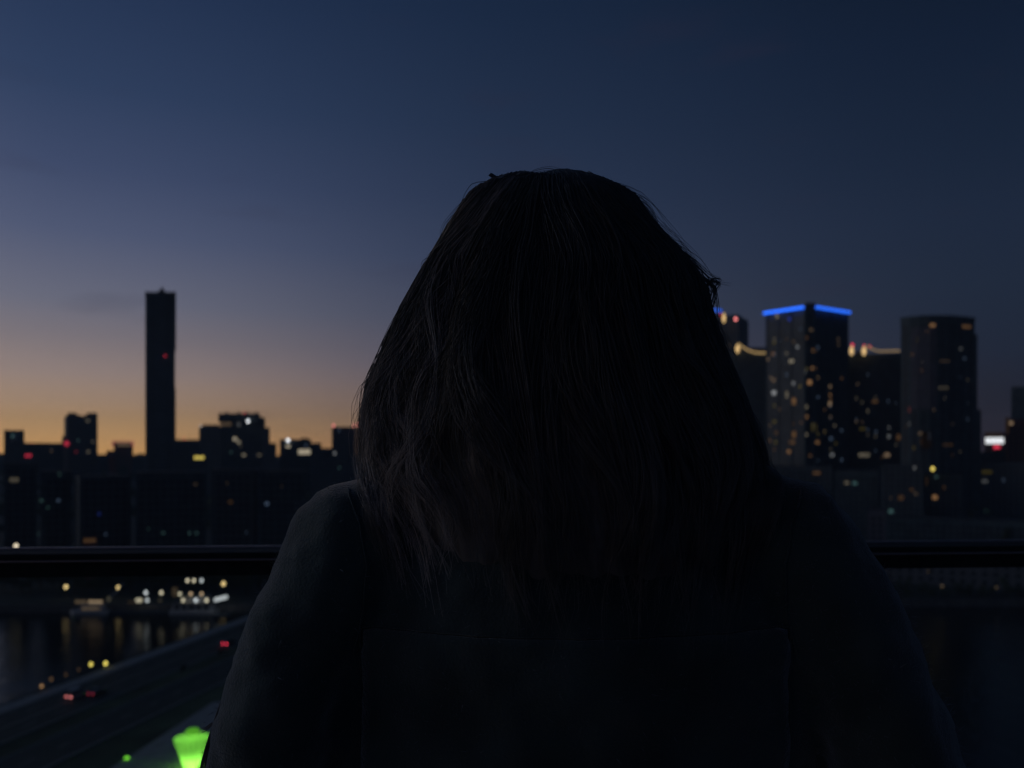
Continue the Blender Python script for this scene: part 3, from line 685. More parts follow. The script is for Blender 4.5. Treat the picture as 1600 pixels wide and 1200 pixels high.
# gangway and landing lamps between the boats
o2 = at(210, 947, YR + 1); G = thing('landing_stage', 'floating landing stage with lamps between the white boat and the floating restaurant', 'pier', (o2.x, o2.y, 0))
xa, xb = at(170, 942, YR).x - o2.x, at(262, 942, YR).x - o2.x
mb = MB(); mb.box(xa, xb, 0, 3.4, -.2, .8); mb.build('deck', M_['slab'], G)
mb = MB()
for i in range(12):
    x = xa + .2 + i * (xb - xa - .4) / 11; mb.tube([(x, .2, .8), (x, .2, 1.9)], .04, 4)
mb.tube([(xa, .2, 1.9), (xb, .2, 1.9)], .04, 4); mb.build('railing', M_['pole'], G)
mb = MB(); mb.tube([at(170, 935, YR) - Vector((o2.x, o2.y, 0)), at(182, 925, YR + 6) - Vector((o2.x, o2.y, 0)), at(192, 912, YR + 12) - Vector((o2.x, o2.y, 0))], .25, 5); mb.build('gangway', M_['white'], G)
for (px, py, w_, h_, k_, b_) in ((217, 938, 12, 6, 'cream', .55), (230, 938, 6, 5, 'white', .40), (228, 926, 5, 5, 'white', .50), (252, 926, 5, 5, 'cream', .50), (170, 936, 7, 8, 'cream', .045), (250, 938, 8, 5, 'cream', .02), (205, 941, 14, 4, 'warm', .02)):
    p = at(px, py, YR) - Vector((o2.x, o2.y, 0)); k = YR / 1300; mb = MB(); mb.ball(p, (w_ * k / 2, .4, h_ * k / 2)); mb.build('deck_lamp', emis(k_, w_, h_, b_), G)
    mb = MB(); mb.tube([(p.x, p.y + .1, .8), (p.x, p.y + .1, p.z)], .04, 4); mb.build('lamp_post', M_['pole'], G)
# tilted glowing awning at the right
p = at(345, 935, YR - 2); A_ = thing('awning', 'small tilted white awning glowing right of the floating restaurant', 'awning', (p.x, p.y, 0))
k = YR / 1300; h = p.z
Mt = Matrix.Translation((0, 0, h)) @ Matrix.Rotation(math.radians(-14), 4, 'Y')
mb = MB(); mb.box(-9.5 * k, 9.5 * k, -.8, .8, -2.2 * k, 2.2 * k, Mt); mb.build('canopy', emis('white', 10, 9, .62), A_)
mb = MB(); [mb.tube([(x, 0, -.1), (x, 0, h - .2)], .06, 5) for x in (-1.8, 1.8)]; mb.build('post', M_['pole'], A_)
mb = MB(); mb.box(-3.2, 3.2, -1.5, 1.5, -.3, .5); mb.build('pontoon', M_['slab'], A_)

# ------------------------------------------------------------------ cars
def carbody(L=4.4, W2=.88, H=1.45):
    """side profile lofted across the width, narrower glasshouse"""
    prof = [(-L/2, .35), (-L/2 + .02, .75), (-L/2 + .35, .88), (-L/2 + 1.1, .95), (L/2 - .5, .98), (L/2 - .08, .9), (L/2, .6), (L/2 - .03, .32)]
    mb = MB(); n = len(prof)
    for sx, wf in ((-1, .93), (-1, 1), (1, 1), (1, .93)):
        ins = 0 if wf == 1 else .0
        for (x, z) in prof: mb.v.append((sx * W2 * (wf if z > .8 or wf < 1 else 1), x, z if wf == 1 else z))
    # two rings only (left, right) plus caps
    mb.v = mb.v[n:3 * n]; mb.f = [tuple(range(n)), tuple(range(2 * n - 1, n - 1, -1))] + [(i, n + i, n + (i + 1) % n, (i + 1) % n) for i in range(n)]
    me = mb.mesh('body'); bm = bmesh.new(); bm.from_mesh(me); bmesh.ops.recalc_face_normals(bm, faces=bm.faces)
    bmesh.ops.bevel(bm, geom=bm.edges[:], offset=.06, segments=2, affect='EDGES'); bm.to_mesh(me); bm.free(); return me
def car(p, rz, label, paint, van=False, tail=None, head=None):
    t_ = thing('parked_van' if van else 'car', label, 'van' if van else 'car', p, rz)
    L = 4.9 if van else 4.4
    link('body', carbody(L), paint, t_)
    top = 1.95 if van else 1.45; y0, y1, y2, y3 = (-L/2 + .9, -L/2 + 1.5, L/2 - .25, L/2 - .1) if van else (-L/2 + 1.2, -L/2 + 2.0, L/2 - 1.3, L/2 - .5)
    mb = MB(); a, c = .80, .66
    mb.add([(-a, y0, .93), (a, y0, .93), (a, y3, .93), (-a, y3, .93), (-c, y1, top), (c, y1, top), (c, y2, top), (-c, y2, top)], [(0, 1, 5, 4), (1, 2, 6, 5), (2, 3, 7, 6), (3, 0, 4, 7)])
    mb.build('windows', M_['carglass'], t_)
    mb = MB(); mb.add([(-c, y1, top), (c, y1, top), (c, y2, top), (-c, y2, top), (-c, y1, top + .05), (c, y1, top + .05), (c, y2, top + .05), (-c, y2, top + .05)], [(0, 3, 2, 1), (4, 5, 6, 7), (0, 1, 5, 4), (1, 2, 6, 5), (2, 3, 7, 6), (3, 0, 4, 7)])
    mb.build('roof', paint, t_)
    for sx in (-1, 1):
        for yy in (-L/2 + .85, L/2 - .85):
            mb = MB(); mb.tube([(sx * .74, yy, .33), (sx * .92, yy, .33)], .33, 14); w = mb.build('wheel', M_['tyre'], t_)
            mb = MB(); mb.tube([(sx * .90, yy, .33), (sx * .935, yy, .33)], .19, 10); mb.build('rim', M_['slab'], w)
        mb = MB(); mb.box(sx * .62 - .2, sx * .62 + .2, L/2 - .03, L/2 + .03, .60, .84); mb.build('taillight', tail or glow('red', .3), t_)
        mb = MB(); mb.box(sx * .62 - .17, sx * .62 + .17, -L/2 - .03, -L/2 + .03, .6, .76); mb.build('headlight', head or M_['white'], t_)
        mb = MB(); mb.box(sx * .9 - .1, sx * .9 + .1, -L/2 + 1.35, -L/2 + 1.5, .95, 1.08); mb.build('side_mirror', paint, t_)
    return t_
ang = math.atan2(bd.y, bd.x)
cp1 = mat('car_paint_silver', (.25, .26, .27), .3, metal=.5, scale=1, var=.05); cp2 = mat('car_paint_dark', (.04, .04, .05), .25, scale=1, var=.05)
cp3 = mat('car_paint_white', (.6, .6, .6), .3, scale=1, var=.05)
g = gnd(357, 1004, 3.6); car((g.x, g.y, 3.03), ang + math.pi / 2, 'dark car driving away with bright red tail lights on the causeway road', cp2, tail=glow('red', 5))
g = gnd(119, 1083, 3.9); car((g.x, g.y, 3.03), ang + math.pi / 2, 'white van with reddish rear lights below the row of promenade lamps', cp3, van=True, tail=glow('pink', 3))
g = gnd(152, 1081, 3.6); c3 = car((g.x, g.y, 3.03), ang + math.pi / 2, 'dark car with barely glowing rear lights right of the white van', cp1, tail=glow('red', .6))
# signal lamp of the van: lit number plate area
mb = MB()

# ------------------------------------------------------------------ green glowing pylon on the plaza
YG = gnd(300, 1200, 3.1).y
def PG(px, py, dy=0): return at(px, py, YG + dy)
o3 = PG(298, 1215); Gp = thing('green_pavilion', 'funnel shaped pavilion glowing bright green on the plaza at the bottom left', 'pavilion', (o3.x, o3.y, 3.1))
off = Vector((o3.x, o3.y, 3.1))
gm = bpy.data.materials.new('green_fabric_skin'); gm.use_nodes = True; t = gm.node_tree; t.nodes.clear()
tr = t.nodes.new('ShaderNodeBsdfTranslucent'); tr.inputs[0].default_value = (.75, .9, .6, 1)
df = t.nodes.new('ShaderNodeBsdfDiffuse'); nz = t.nodes.new('ShaderNodeTexNoise'); nz.inputs['Scale'].default_value = 1.5
cr_ = t.nodes.new('ShaderNodeValToRGB'); cr_.color_ramp.elements[0].color = (.3, .5, .25, 1); cr_.color_ramp.elements[1].color = (.6, .8, .5, 1)
t.links.new(nz.outputs[0], cr_.inputs[0]); t.links.new(cr_.outputs[0], df.inputs[0])
ms = t.nodes.new('ShaderNodeMixShader'); ms.inputs[0].default_value = .3; ou = t.nodes.new('ShaderNodeOutputMaterial')
t.links.new(tr.outputs[0], ms.inputs[1]); t.links.new(df.outputs[0], ms.inputs[2]); t.links.new(ms.outputs[0], ou.inputs[0])
mb = MB(); n = 20; rings = []
c_ = PG(296, 1153) - off; kx = YG / 1300
for (z, r) in ((c_.z, 27 * kx), (c_.z * .70, 22.0 * kx), (c_.z * .35, 16.5 * kx), (0, 11 * kx)):
    rings.append([(c_.x + .4 + r * math.cos(2 * math.pi * k / n), r * math.sin(2 * math.pi * k / n), z) for k in range(n)])
for q in rings: mb.v += q
for i in range(3):
    for k in range(n): mb.f.append((i * n + k, (i + 1) * n + k, (i + 1) * n + (k + 1) % n, i * n + (k + 1) % n))
mb.f.append(tuple(range(n))); mb.build('glowing_skin', gm, Gp, smooth=True)
ld = bpy.data.lights.new('pavilion_lamp', 'POINT'); ld.energy = 600; ld.color = (.36, .90, .13); ld.shadow_soft_size = .6
lo = bpy.data.objects.new('pavilion_lamp', ld); C.objects.link(lo); lo.parent = Gp; lo.location = (c_.x + .4, 0, 1.6)
mb = MB(); q = PG(301, 1143) - off; mb.ball((q.x, 0, q.z), (11 * kx, 11 * kx, 5 * kx), 16, 8); mb.build('roof_dome_light', glow('green', .42), Gp)
mb = MB()
for k in range(n):
    a = 2 * math.pi * k / n
    mb.tube([(c_.x + .4 + r_ * math.cos(a), r_ * math.sin(a), z_) for z_, r_ in ((c_.z + .02, 27.2 * kx), (c_.z * .70, 22.2 * kx), (0, 11.2 * kx))], .05, 4)
mb.build('ribs', mat('green_steel', (.05, .2, .04), .5), Gp)
p = at(198, 1189, gnd(198, 1189).y); t_ = thing('ground_spotlight', 'small round green light on the plaza edge at the bottom of the picture', 'light', (p.x, p.y, 3.0))
mb = MB(); mb.tube([(0, 0, 0), (0, 0, .5)], .35, 10); mb.build('housing', M_['pole'], t_)
mb = MB(); mb.ball((0, 0, .55), (.5, .5, .2)); mb.build('lens', emis('green', 7, 4, .55), t_)

# ------------------------------------------------------------------ trees
def crown_mesh(seed, kind):
    r = random.Random(seed); mb = MB(); lob = []
    if kind == 'round':
        for i in range(11): lob.append((Vector((r.uniform(-1, 1) * 2.1, r.uniform(-1, 1) * 2.1, r.uniform(3.2, 8.2))), r.uniform(1.1, 1.9)))
    elif kind == 'tall':
        for i in range(10): lob.append((Vector((r.uniform(-1, 1) * .9, r.uniform(-1, 1) * .9, 3 + i * .9)), r.uniform(.9, 1.4) * (1.15 - i * .05)))
    else:
        for i in range(9): lob.append((Vector((r.uniform(-1, 1) * 2.6, r.uniform(-1, 1) * 2.6, r.uniform(3.0, 5.6))), r.uniform(1.2, 1.7)))
    for c, rad in lob:
        for k in range(75):
            d = Vector((r.gauss(0, 1), r.gauss(0, 1), r.gauss(0, .9))).normalized(); p = c + d * rad * r.uniform(.55, 1.05)
            a = Vector((r.gauss(0, 1), r.gauss(0, 1), r.gauss(0, 1))).normalized(); b2 = a.cross(d).normalized() if a.cross(d).length > .01 else Vector((1, 0, 0)); s = r.uniform(.16, .34)
            mb.add([p - a * s, p + b2 * s * .7, p + a * s, p - b2 * s * .7], [(0, 1, 2, 3)])
    return mb.mesh('crown'), lob
def trunk_mesh(lob, seed):
    r = random.Random(seed); mb = MB()
    mb.tube([(0, 0, -.3), (.05, 0, 1.2), (.1, .05, 2.6), (0, 0, 4.5)], [.26, .2, .16, .09], 7)
    for c, rad in lob[:6]:
        z0 = min(c.z - .8, r.uniform(1.8, 3.4)); mb.tube([(.06, .03, z0), (c.x * .5, c.y * .5, (z0 + c.z) / 2 + .1), tuple(c)], [.1, .06, .03], 5)
    return mb.mesh('trunk')
protos = []
for i, k_ in enumerate(('round', 'round', 'tall', 'spread')):
    cm_, lb = crown_mesh(40 + i, k_); tm_ = trunk_mesh(lb, 90 + i); cm_.materials.append(M_['leaf']); tm_.materials.append(M_['bark']); protos.append((cm_, tm_))
def tree(x, y, z, s, v, label, group, rz):
    t_ = thing('broadleaf_tree' if v != 2 else 'poplar_tree', label, 'tree', (x, y, z), rz, group); t_.scale = (s, s, s * rnd.uniform(.9, 1.15))
    for nm, me in (('crown', protos[v][0]), ('trunk', protos[v][1])):
        o = bpy.data.objects.new(nm, me); C.objects.link(o); o.parent = t_
# far quay trees behind the right part of the bank, dark green row under the rail
px = 1395
while px < 1640:
    Y = YB + rnd.uniform(7, 12); p = gnd(px, 945, 2.7); x = (px - 800) / 1300 * Y / cP
    tree(x, Y, 2.6, rnd.uniform(.55, .95), rnd.choice((0, 1, 3)), 'dark broadleaf tree in the row along the far quay right of the woman', 'trees along the far right quay', rnd.uniform(0, 6))
    px += rnd.uniform(13, 22)
px = -20
while px < 470:
    Y = YB + rnd.uniform(16, 40); x = (px - 800) / 1300 * Y
    tree(x, Y, terr(x, Y) - .4, rnd.uniform(.8, 1.5), rnd.choice((0, 1, 2, 3)), 'dark tree in the unlit row behind the amber quay lamps on the left', 'dark trees behind the left quay', rnd.uniform(0, 6))
    px += rnd.uniform(12, 20)
# trees among the blocks
for i in range(70):
    px = rnd.uniform(-10, 590) if i < 40 else rnd.uniform(1250, 1620); Y = rnd.uniform(398, 600); x = (px - 800) / 1300 * Y
    left = i < 40
    tree(x, Y, terr(x, Y) - .5, rnd.uniform(1.0, 1.9), rnd.choice((0, 1, 2, 3)), 'dark tree among the unlit blocks above the rail on the ' + ('left' if left else 'right'),
         'dark trees among the ' + ('left' if left else 'right') + ' hand blocks', rnd.uniform(0, 6))
# lawn trees on the causeway verge
for (s_, o_, sc) in ((70, 45, .55), (92, 47, .6), (30, 23.5, .35), (48, 23.4, .38), (66, 23.6, .33), (84, 23.4, .36)):
    p = cw(s_, o_)
    tree(p.x, p.y, 3.0, sc, 0 if o_ > 30 else 3, 'small dark tree on the lawn beside the causeway road', 'small trees on the causeway lawn', s_)
# far wood: one continuous dark mass on the slope
mb = MB(); r_ = random.Random(5)
for i in range(1500):
    Y = 620 + 1300 * r_.random() ** 1.2; x = r_.uniform(-.75, .75) * Y
    px_ = 800 + 1300 * x / Y; z = terr(x, Y); s = r_.uniform(4, 7.5)
    for k in range(7):
        c = Vector((x + r_.gauss(0, s * .5), Y + r_.gauss(0, s * .5), z + r_.uniform(.2, 1.0) * s))
        a = Vector((r_.gauss(0, 1), r_.gauss(0, 1), r_.gauss(0, 1))).normalized() * s * .55; b2 = a.orthogonal().normalized() * s * .5; c2 = a.cross(b2).normalized() * s * .5
        mb.add([c + a, c + b2, c + c2, c - b2, c - c2, c - a], [(0, 1, 2), (0, 2, 3), (0, 3, 4), (0, 4, 1), (5, 2, 1), (5, 3, 2), (5, 4, 3), (5, 1, 4)])
o = mb.build('far_wood', M_['leaf']); o['kind'] = 'stuff'; o['label'] = 'dark wooded slope between the river and the skyline'
# low distant town along the horizon: flat roofs that merge into the skyline
r_ = random.Random(11)
roofs = [(x0, r_.uniform(704, 712), r_.uniform(22, 46)) for x0 in range(-20, 600, 24)] + [(x0, r_.uniform(700, 712), r_.uniform(22, 46)) for x0 in range(1120, 1640, 24)]
for x0, yt, w_ in roofs:
    simple('low distant flat roofed block on the ' + ('left' if x0 < 800 else 'right') + ' horizon', x0, x0 + w_, yt + 8, r_.uniform(1050, 1350), 25, M_['dark'], grid=False, par=False,
           group='low blocks along the ' + ('left' if x0 < 800 else 'right') + ' horizon', name='distant_block', zb=15)

# the town goes on behind the woman
for i, px in enumerate(range(604, 1130, 38)):
    b = simple('dark city block standing on the slope behind the woman', px, px + r_.uniform(22, 34), r_.uniform(672, 716), r_.uniform(700, 950), 24, (M_['dark'], M_['conc'], M_['blueg'])[i % 3], group='city blocks behind the woman', zb=8)
    b.lights([(px + r_.uniform(5, 18), r_.uniform(718, 735), 4, 3, r_.choice(('warm', 'cream', 'orange')), .04) for _ in range(3)])
for i, px in enumerate(range(600, 1180, 58)):
    b = simple('dark slab block near the far quay behind the woman', px, px + r_.uniform(36, 50), r_.uniform(742, 790), r_.uniform(385, 470), 16, (M_['dark'], M_['conc'])[i % 2], group='slab blocks behind the woman', zb=3)
    b.lights([(px + r_.uniform(5, 30), r_.uniform(800, 850), 4, 4, r_.choice(('warm', 'cream', 'blue')), .04) for _ in range(3)])
# ------------------------------------------------------------------ balcony
sheet('balcony_floor', [(-2.6, -1.0), (2.6, -1.0), (2.6, 1.74), (-2.6, 1.74)], ZF, M_['floor'], thick=.22)
DL = 1.52
a = at(16, 858, DL); d2 = 1.655
c = at(1584, 845, d2); ztop = (a.z + c.z) / 2
ax = (Vector((c.x, c.y, 0)) - Vector((a.x, a.y, 0))); rd = ax.normalized(); rn = Vector((-rd.y, rd.x, 0))
mid_ = Vector(((a.x + c.x) / 2, (a.y + c.y) / 2, ztop)); MR = Matrix.Translation(mid_) @ Matrix(((rd.x, rn.x, 0, 0), (rd.y, rn.y, 0, 0), (0, 0, 1, 0), (0, 0, 0, 1)))
BR = thing('balcony_railing', 'black metal balcony rail with glass panels crossing the picture behind the woman', 'railing', (mid_.x - rn.x * .085, mid_.y - rn.y * .085, ZF), math.atan2(rd.y, rd.x))
hz = ztop - ZF
def bev(me, off=.003, seg=2):
    bm = bmesh.new(); bm.from_mesh(me); bmesh.ops.bevel(bm, geom=bm.edges[:], offset=off, segments=seg, affect='EDGES'); bm.to_mesh(me); bm.free(); return me
mb = MB(); mb.box(-2.5, 2.5, 0, .075, hz - .0105, hz); link('handrail_cap', bev(mb.mesh('handrail_cap'), .002), M_['cap'], BR)
mb = MB(); mb.box(-2.5, 2.5, .0755, .087, hz - .010, hz + .0028); link('edge_highlight_strip', bev(mb.mesh('edge_highlight_strip'), .0015), M_['railtop'], BR)  # paler strip added to draw the highlight along the rail's far edge
mb = MB(); mb.box(-2.5, 2.5, -.005, .0055, hz - .0135, hz - .0108); link('highlight_ledge', bev(mb.mesh('highlight_ledge'), .0008), M_['railtop'], BR)  # small paler ledge added to draw the second, fainter line of light
mb = MB(); mb.box(-2.5, 2.5, .006, .069, hz - .041, hz - .0110); link('handrail_channel', bev(mb.mesh('handrail_channel'), .002), M_['cap'], BR)
gl = bpy.data.materials.new('balustrade_glass'); gl.use_nodes = True; t = gl.node_tree; t.nodes.clear()
tp = t.nodes.new('ShaderNodeBsdfTransparent'); tp.inputs[0].default_value = (.93, .96, .95, 1); gs = t.nodes.new('ShaderNodeBsdfGlossy'); gs.inputs['Roughness'].default_value = .02
fr = t.nodes.new('ShaderNodeFresnel'); fr.inputs[0].default_value = 1.45; ms = t.nodes.new('ShaderNodeMixShader'); ou = t.nodes.new('ShaderNodeOutputMaterial')
t.links.new(fr.outputs[0], ms.inputs[0]); t.links.new(tp.outputs[0], ms.inputs[1]); t.links.new(gs.outputs[0], ms.inputs[2]); t.links.new(ms.outputs[0], ou.inputs[0])
for x0, x1 in ((-2.48, .02), (.04, 2.48)):
    mb = MB(); mb.box(x0, x1, .032, .044, .06, hz - .0415); mb.build('glass_panel', gl, BR)
for x in (-2.49, 2.49):
    mb = MB(); mb.box(x - .02, x + .02, .015, .06, 0, hz - .0413); mb.build('post', M_['rail'], BR)
mb = MB(); mb.box(-2.5, 2.5, .01, .066, 0, .058); mb.build('base_channel', M_['rail'], BR)

# ------------------------------------------------------------------ the woman
PX0 = 890.0
YTOR = .84
PO = at(PX0, 900, YTOR); PO.z = ZF
P_ = thing('person', 'woman with long tousled hair in a dark coat seen from behind', 'person', PO)
def bake(o, name, m, parent, smooth=True):
    dg = bpy.context.evaluated_depsgraph_get(); dg.update()
    me = bpy.data.meshes.new_from_object(o.evaluated_get(dg)); me.name = name
    bpy.data.objects.remove(o); me.materials.clear(); me.materials.append(m)
    me.polygons.foreach_set('use_smooth', [smooth] * len(me.polygons))
    return link(name, me, None, parent)
def capsule(mb, a, b, ra, rb, n=20, sq=(1, 1, 1)):
    """rounded limb between two points, as overlapping slices"""
    a = Vector(a); b = Vector(b); d = b - a; L = d.length; d.normalize()
    pts = []; rs = []
    for i in range(7): t_ = math.pi / 2 * i / 6; pts.append(a - d * ra * math.cos(t_)); rs.append(max(ra * math.sin(t_), 1e-4))
    for i in range(1, 6): f = i / 6; pts.append(a + d * L * f); rs.append(ra + (rb - ra) * f)
    for i in range(7): t_ = math.pi / 2 * i / 6; pts.append(b + d * rb * math.sin(t_)); rs.append(max(rb * math.cos(t_), 1e-4))
    mb.tube(pts, rs, n)
def remesh(mb, name, vox, m, parent, smooth_it=6, disp=()):
    me = mb.mesh(name); o = link(name, me); 
    md = o.modifiers.new('r', 'REMESH'); md.mode = 'VOXEL'; md.voxel_size = vox
    sm = o.modifiers.new('s', 'SMOOTH'); sm.factor = .5; sm.iterations = smooth_it
    for (sc_, st_, ty) in disp:
        tx = bpy.data.textures.new('folds', 'CLOUDS'); tx.noise_scale = sc_; tx.noise_depth = 2
        dm = o.modifiers.new('d', 'DISPLACE'); dm.texture = tx; dm.strength = st_; dm.mid_level = .5; dm.texture_coords = 'LOCAL'
    return bake(o, name, m, parent)
def L_(px, py, Y):                      # picture column/row at a depth -> local to the person
    return at(px, py, Y) - PO
skin = mat('skin', (.42, .27, .2), .5, scale=20, var=.08)
# body
mb = MB()
hc = L_(880, 452, .865)                 # skull centre
mb.ball(hc + Vector((0, 0, .01)), (.074, .092, .098), 24, 16)
mb.ball(hc + Vector((0, .040, -.055)), (.055, .055, .07), 20, 12)          # jaw and face
capsule(mb, hc + Vector((0, .092, -.005)), hc + Vector((0, .108, -.035)), .008, .012, 10)   # nose
for sx in (-1, 1):
    mb.ball(hc + Vector((sx * .076, .01, -.02)), (.008, .018, .030), 10, 8)  # ears
    mb.ball(hc + Vector((sx * .03, .075, .0)), (.014, .012, .010), 10, 8)    # closed eyelids
    mb.ball(hc + Vector((sx * .012, .093, -.062)), (.018, .010, .006), 10, 6)  # lips
capsule(mb, hc + Vector((0, -.005, -.06)), hc + Vector((0, -.03, -.20)), .052, .058)
sh = hc.z - .215
capsule(mb, (-.13, 0, sh - .02), (.13, 0, sh - .02), .05, .05)
mb.ball((0, .0, sh - .17), (.16, .10, .2), 20, 12); mb.ball((0, .01, sh - .40), (.14, .10, .18), 20, 12); mb.ball((0, 0, sh - .52), (.165, .11, .14), 20, 12)
for sx in (-1, 1):
    capsule(mb, (sx * .215, -.005, sh - .08), (sx * .302, -.045, sh - .31), .036, .031)
    capsule(mb, (sx * .295, -.045, sh - .31), (sx * .27, .10, sh - .47), .036, .026)
    mb.ball((sx * .255, .145, sh - .515), (.035, .045, .03), 12, 8)          # palm in the pocket
    for k in range(4): 
        q0 = Vector((sx * (.275 - k * .014), .175, sh - .53)); q1 = q0 + Vector((-sx * .02, .022, -.03)); q2 = q1 + Vector((-sx * .025, -.01, -.018))
        capsule(mb, q0, q1, .0085, .008, 8); capsule(mb, q1, q2, .008, .007, 8)
    capsule(mb, (sx * .235, .14, sh - .50), (sx * .20, .17, sh - .515), .010, .009, 8)
    capsule(mb, (sx * .09, 0, sh - .60), (sx * .10, .01, sh - 1.02 + .1), .075, .05)
    capsule(mb, (sx * .10, .01, sh - .92), (sx * .105, -.01, .09), .05, .034)
    capsule(mb, (sx * .105, -.02, .05), (sx * .115, .12, .035), .035, .028)
body = remesh(mb, 'body', .0065, skin, P_, 4)
# trousers and shoes
mb = MB()
mb.ball((0, 0, sh - .58), (.185, .13, .15), 20, 12)
for sx in (-1, 1):
    capsule(mb, (sx * .09, 0, sh - .60), (sx * .10, .01, sh - .92), .092, .068); capsule(mb, (sx * .10, .01, sh - .92), (sx * .105, -.01, .16), .068, .055)
denim = mat('dark_trouser_cloth', (.02, .022, .03), .9, scale=60, bump=.2)
remesh(mb, 'trousers', .009, denim, P_, 5, [(.09, .015, 0)])
for sx in (-1, 1):
    mb = MB(); capsule(mb, (sx * .105, -.03, .05), (sx * .12, .16, .04), .046, .038); mb.box(sx * .112 - .042, sx * .112 + .042, -.07, .20, .0, .025)
    remesh(mb, 'shoe', .006, mat('shoe_leather', (.02, .018, .016), .5, scale=30), P_, 4)
# coat: silhouette follows the photograph (columns/rows at the depth where each piece is)
kk = 1 / 1300.0
def cap2(mb, A, B):                     # (px, py, Y, radius in px)
    capsule(mb, L_(*A[:3]), L_(*B[:3]), A[3] * A[2] * kk, B[3] * B[2] * kk, 24)
mb = MB()
cap2(mb, (800, 790, .84, 72), (560, 839, .82, 88)); cap2(mb, (980, 790, .84, 72), (1224, 837, .82, 88))       # shoulder yoke
cap2(mb, (622, 793, .83, 68), (800, 772, .84, 75)); cap2(mb, (1160, 791, .83, 68), (980, 772, .84, 75))
mb.ball(L_(890, 770, .845), (.095, .075, .05), 24, 12)
cap2(mb, (541, 860, .82, 90), (446, 1075, .80, 92)); cap2(mb, (446, 1075, .80, 92), (382, 1300, .79, 94))       # left sleeve
cap2(mb, (1243, 860, .82, 90), (1350, 1060, .80, 94)); cap2(mb, (1350, 1060, .80, 94), (1442, 1290, .79, 94))   # right sleeve
cap2(mb, (382, 1300, .79, 88), (520, 1480, 1.0, 62)); cap2(mb, (1442, 1290, .79, 90), (1270, 1480, 1.0, 62))    # forearms to the pockets
for (py, hw, hd) in ((870, 335, .118), (930, 370, .122), (990, 385, .125), (1060, 392, .125), (1130, 396, .126), (1220, 400, .128), (1300, 405, .133), (1370, 410, .14), (1500, 420, .15)):
    c_ = L_(890, py, .86); mb.ball(c_, (hw * .86 * kk, hd, .13), 32, 16)
coatm = mat('dark_wool_coat', (.05, .08, .083), .93, scale=9, var=.35, bump=.25, bscale=420, spec=.15)
# woolly sheen
pb = coatm.node_tree.nodes['Principled BSDF']; pb.inputs['Sheen Weight'].default_value = .7; pb.inputs['Sheen Roughness'].default_value = .45
coat = remesh(mb, 'coat', .0085, coatm, P_, 7, [(.20, .034, 0), (.075, .018, 0), (.035, .009, 0)])
# collar behind the neck, mostly under the hair
mb = MB(); n = 28
ring = []
for i in range(n):
    a = 2 * math.pi * i / n
    ring.append(L_(885, 765, .845) + Vector((.082 * math.cos(a), .074 * math.sin(a), .0)))
for zz, k_ in ((-.01, 1.05), (.035, 1.0), (.04, .93), (.0, .90)):
    for p in ring: 
        c0 = L_(885, 765, .845); q = c0 + (p - c0) * k_; q.z = c0.z + zz; mb.v.append(tuple(q))
for j in range(4):
    for i in range(n): mb.f.append((j * n + i, j * n + (i + 1) % n, ((j + 1) % 4) * n + (i + 1) % n, ((j + 1) % 4) * n + i))
mb.build('collar', coatm, P_, smooth=True)
# stitched back panel, following the coat
bvh = BVHTree.FromPolygons([v.co for v in coat.data.vertices], [tuple(p.vertices) for p in coat.data.polygons])
def onback(px, py, out=.002):
    p = L_(px, py, .84); o_ = Vector((p.x, -.6, p.z)); h = bvh.ray_cast(o_, Vector((0, 1, 0)))
    return (h[0] + h[1] * out) if h[0] is not None else None
mb = MB(); NXp, NYp = 36, 30; ok = {}
for j in range(NYp + 1):
    for i in range(NXp + 1):
        q = onback(582 + (1200 - 582) * i / NXp, 962 + 330 * j / NYp, .0035); ok[i, j] = len(mb.v); mb.v.append(tuple(q))
for j in range(NYp):
    for i in range(NXp): mb.f.append((ok[i, j], ok[i, j + 1], ok[i + 1, j + 1], ok[i + 1, j]))
o = mb.build('back_panel', coatm, P_, smooth=True)
sm_ = o.modifiers.new('t', 'SOLIDIFY'); sm_.thickness = .0015; sm_.offset = -1
mb = MB()
for line in ([(582 + 618 * i / 40, 959) for i in range(41)], [(1203, 960 + 330 * i / 30) for i in range(31)], [(579, 960 + 330 * i / 30) for i in range(31)]):
    pts = [onback(x, y, .002) for x, y in line]; mb.tube(pts, .0008, 5)
for line in ([(556, 762), (580, 810), (590, 870), (584, 940), (566, 1010)], [(1224, 762), (1200, 810), (1192, 870), (1198, 940), (1214, 1010)]):
    pts = [onback(line[i][0] + (line[i + 1][0] - line[i][0]) * f / 6, line[i][1] + (line[i + 1][1] - line[i][1]) * f / 6, .0012) for i in range(4) for f in range(6)]; mb.tube([p for p in pts if p is not None], .0010, 5)
mb.build('seam', coatm, P_)

# ---- hair
hairm = bpy.data.materials.new('hair'); hairm.use_nodes = True; t = hairm.node_tree; pb = t.nodes['Principled BSDF']
co = t.nodes.new('ShaderNodeTexCoord'); sp_ = t.nodes.new('ShaderNodeSeparateXYZ'); t.links.new(co.outputs['Object'], sp_.inputs[0])
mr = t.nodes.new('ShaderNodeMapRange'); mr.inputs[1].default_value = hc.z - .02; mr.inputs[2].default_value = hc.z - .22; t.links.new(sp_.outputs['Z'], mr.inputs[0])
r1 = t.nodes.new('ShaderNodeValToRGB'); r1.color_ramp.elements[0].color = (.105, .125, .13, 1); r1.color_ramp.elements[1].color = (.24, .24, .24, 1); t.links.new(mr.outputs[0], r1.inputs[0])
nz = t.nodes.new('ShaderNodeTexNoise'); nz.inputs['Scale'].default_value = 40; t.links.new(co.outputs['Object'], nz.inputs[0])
mx = t.nodes.new('ShaderNodeMix'); mx.data_type = 'RGBA'; mx.blend_type = 'MULTIPLY'; mx.inputs[0].default_value = .7
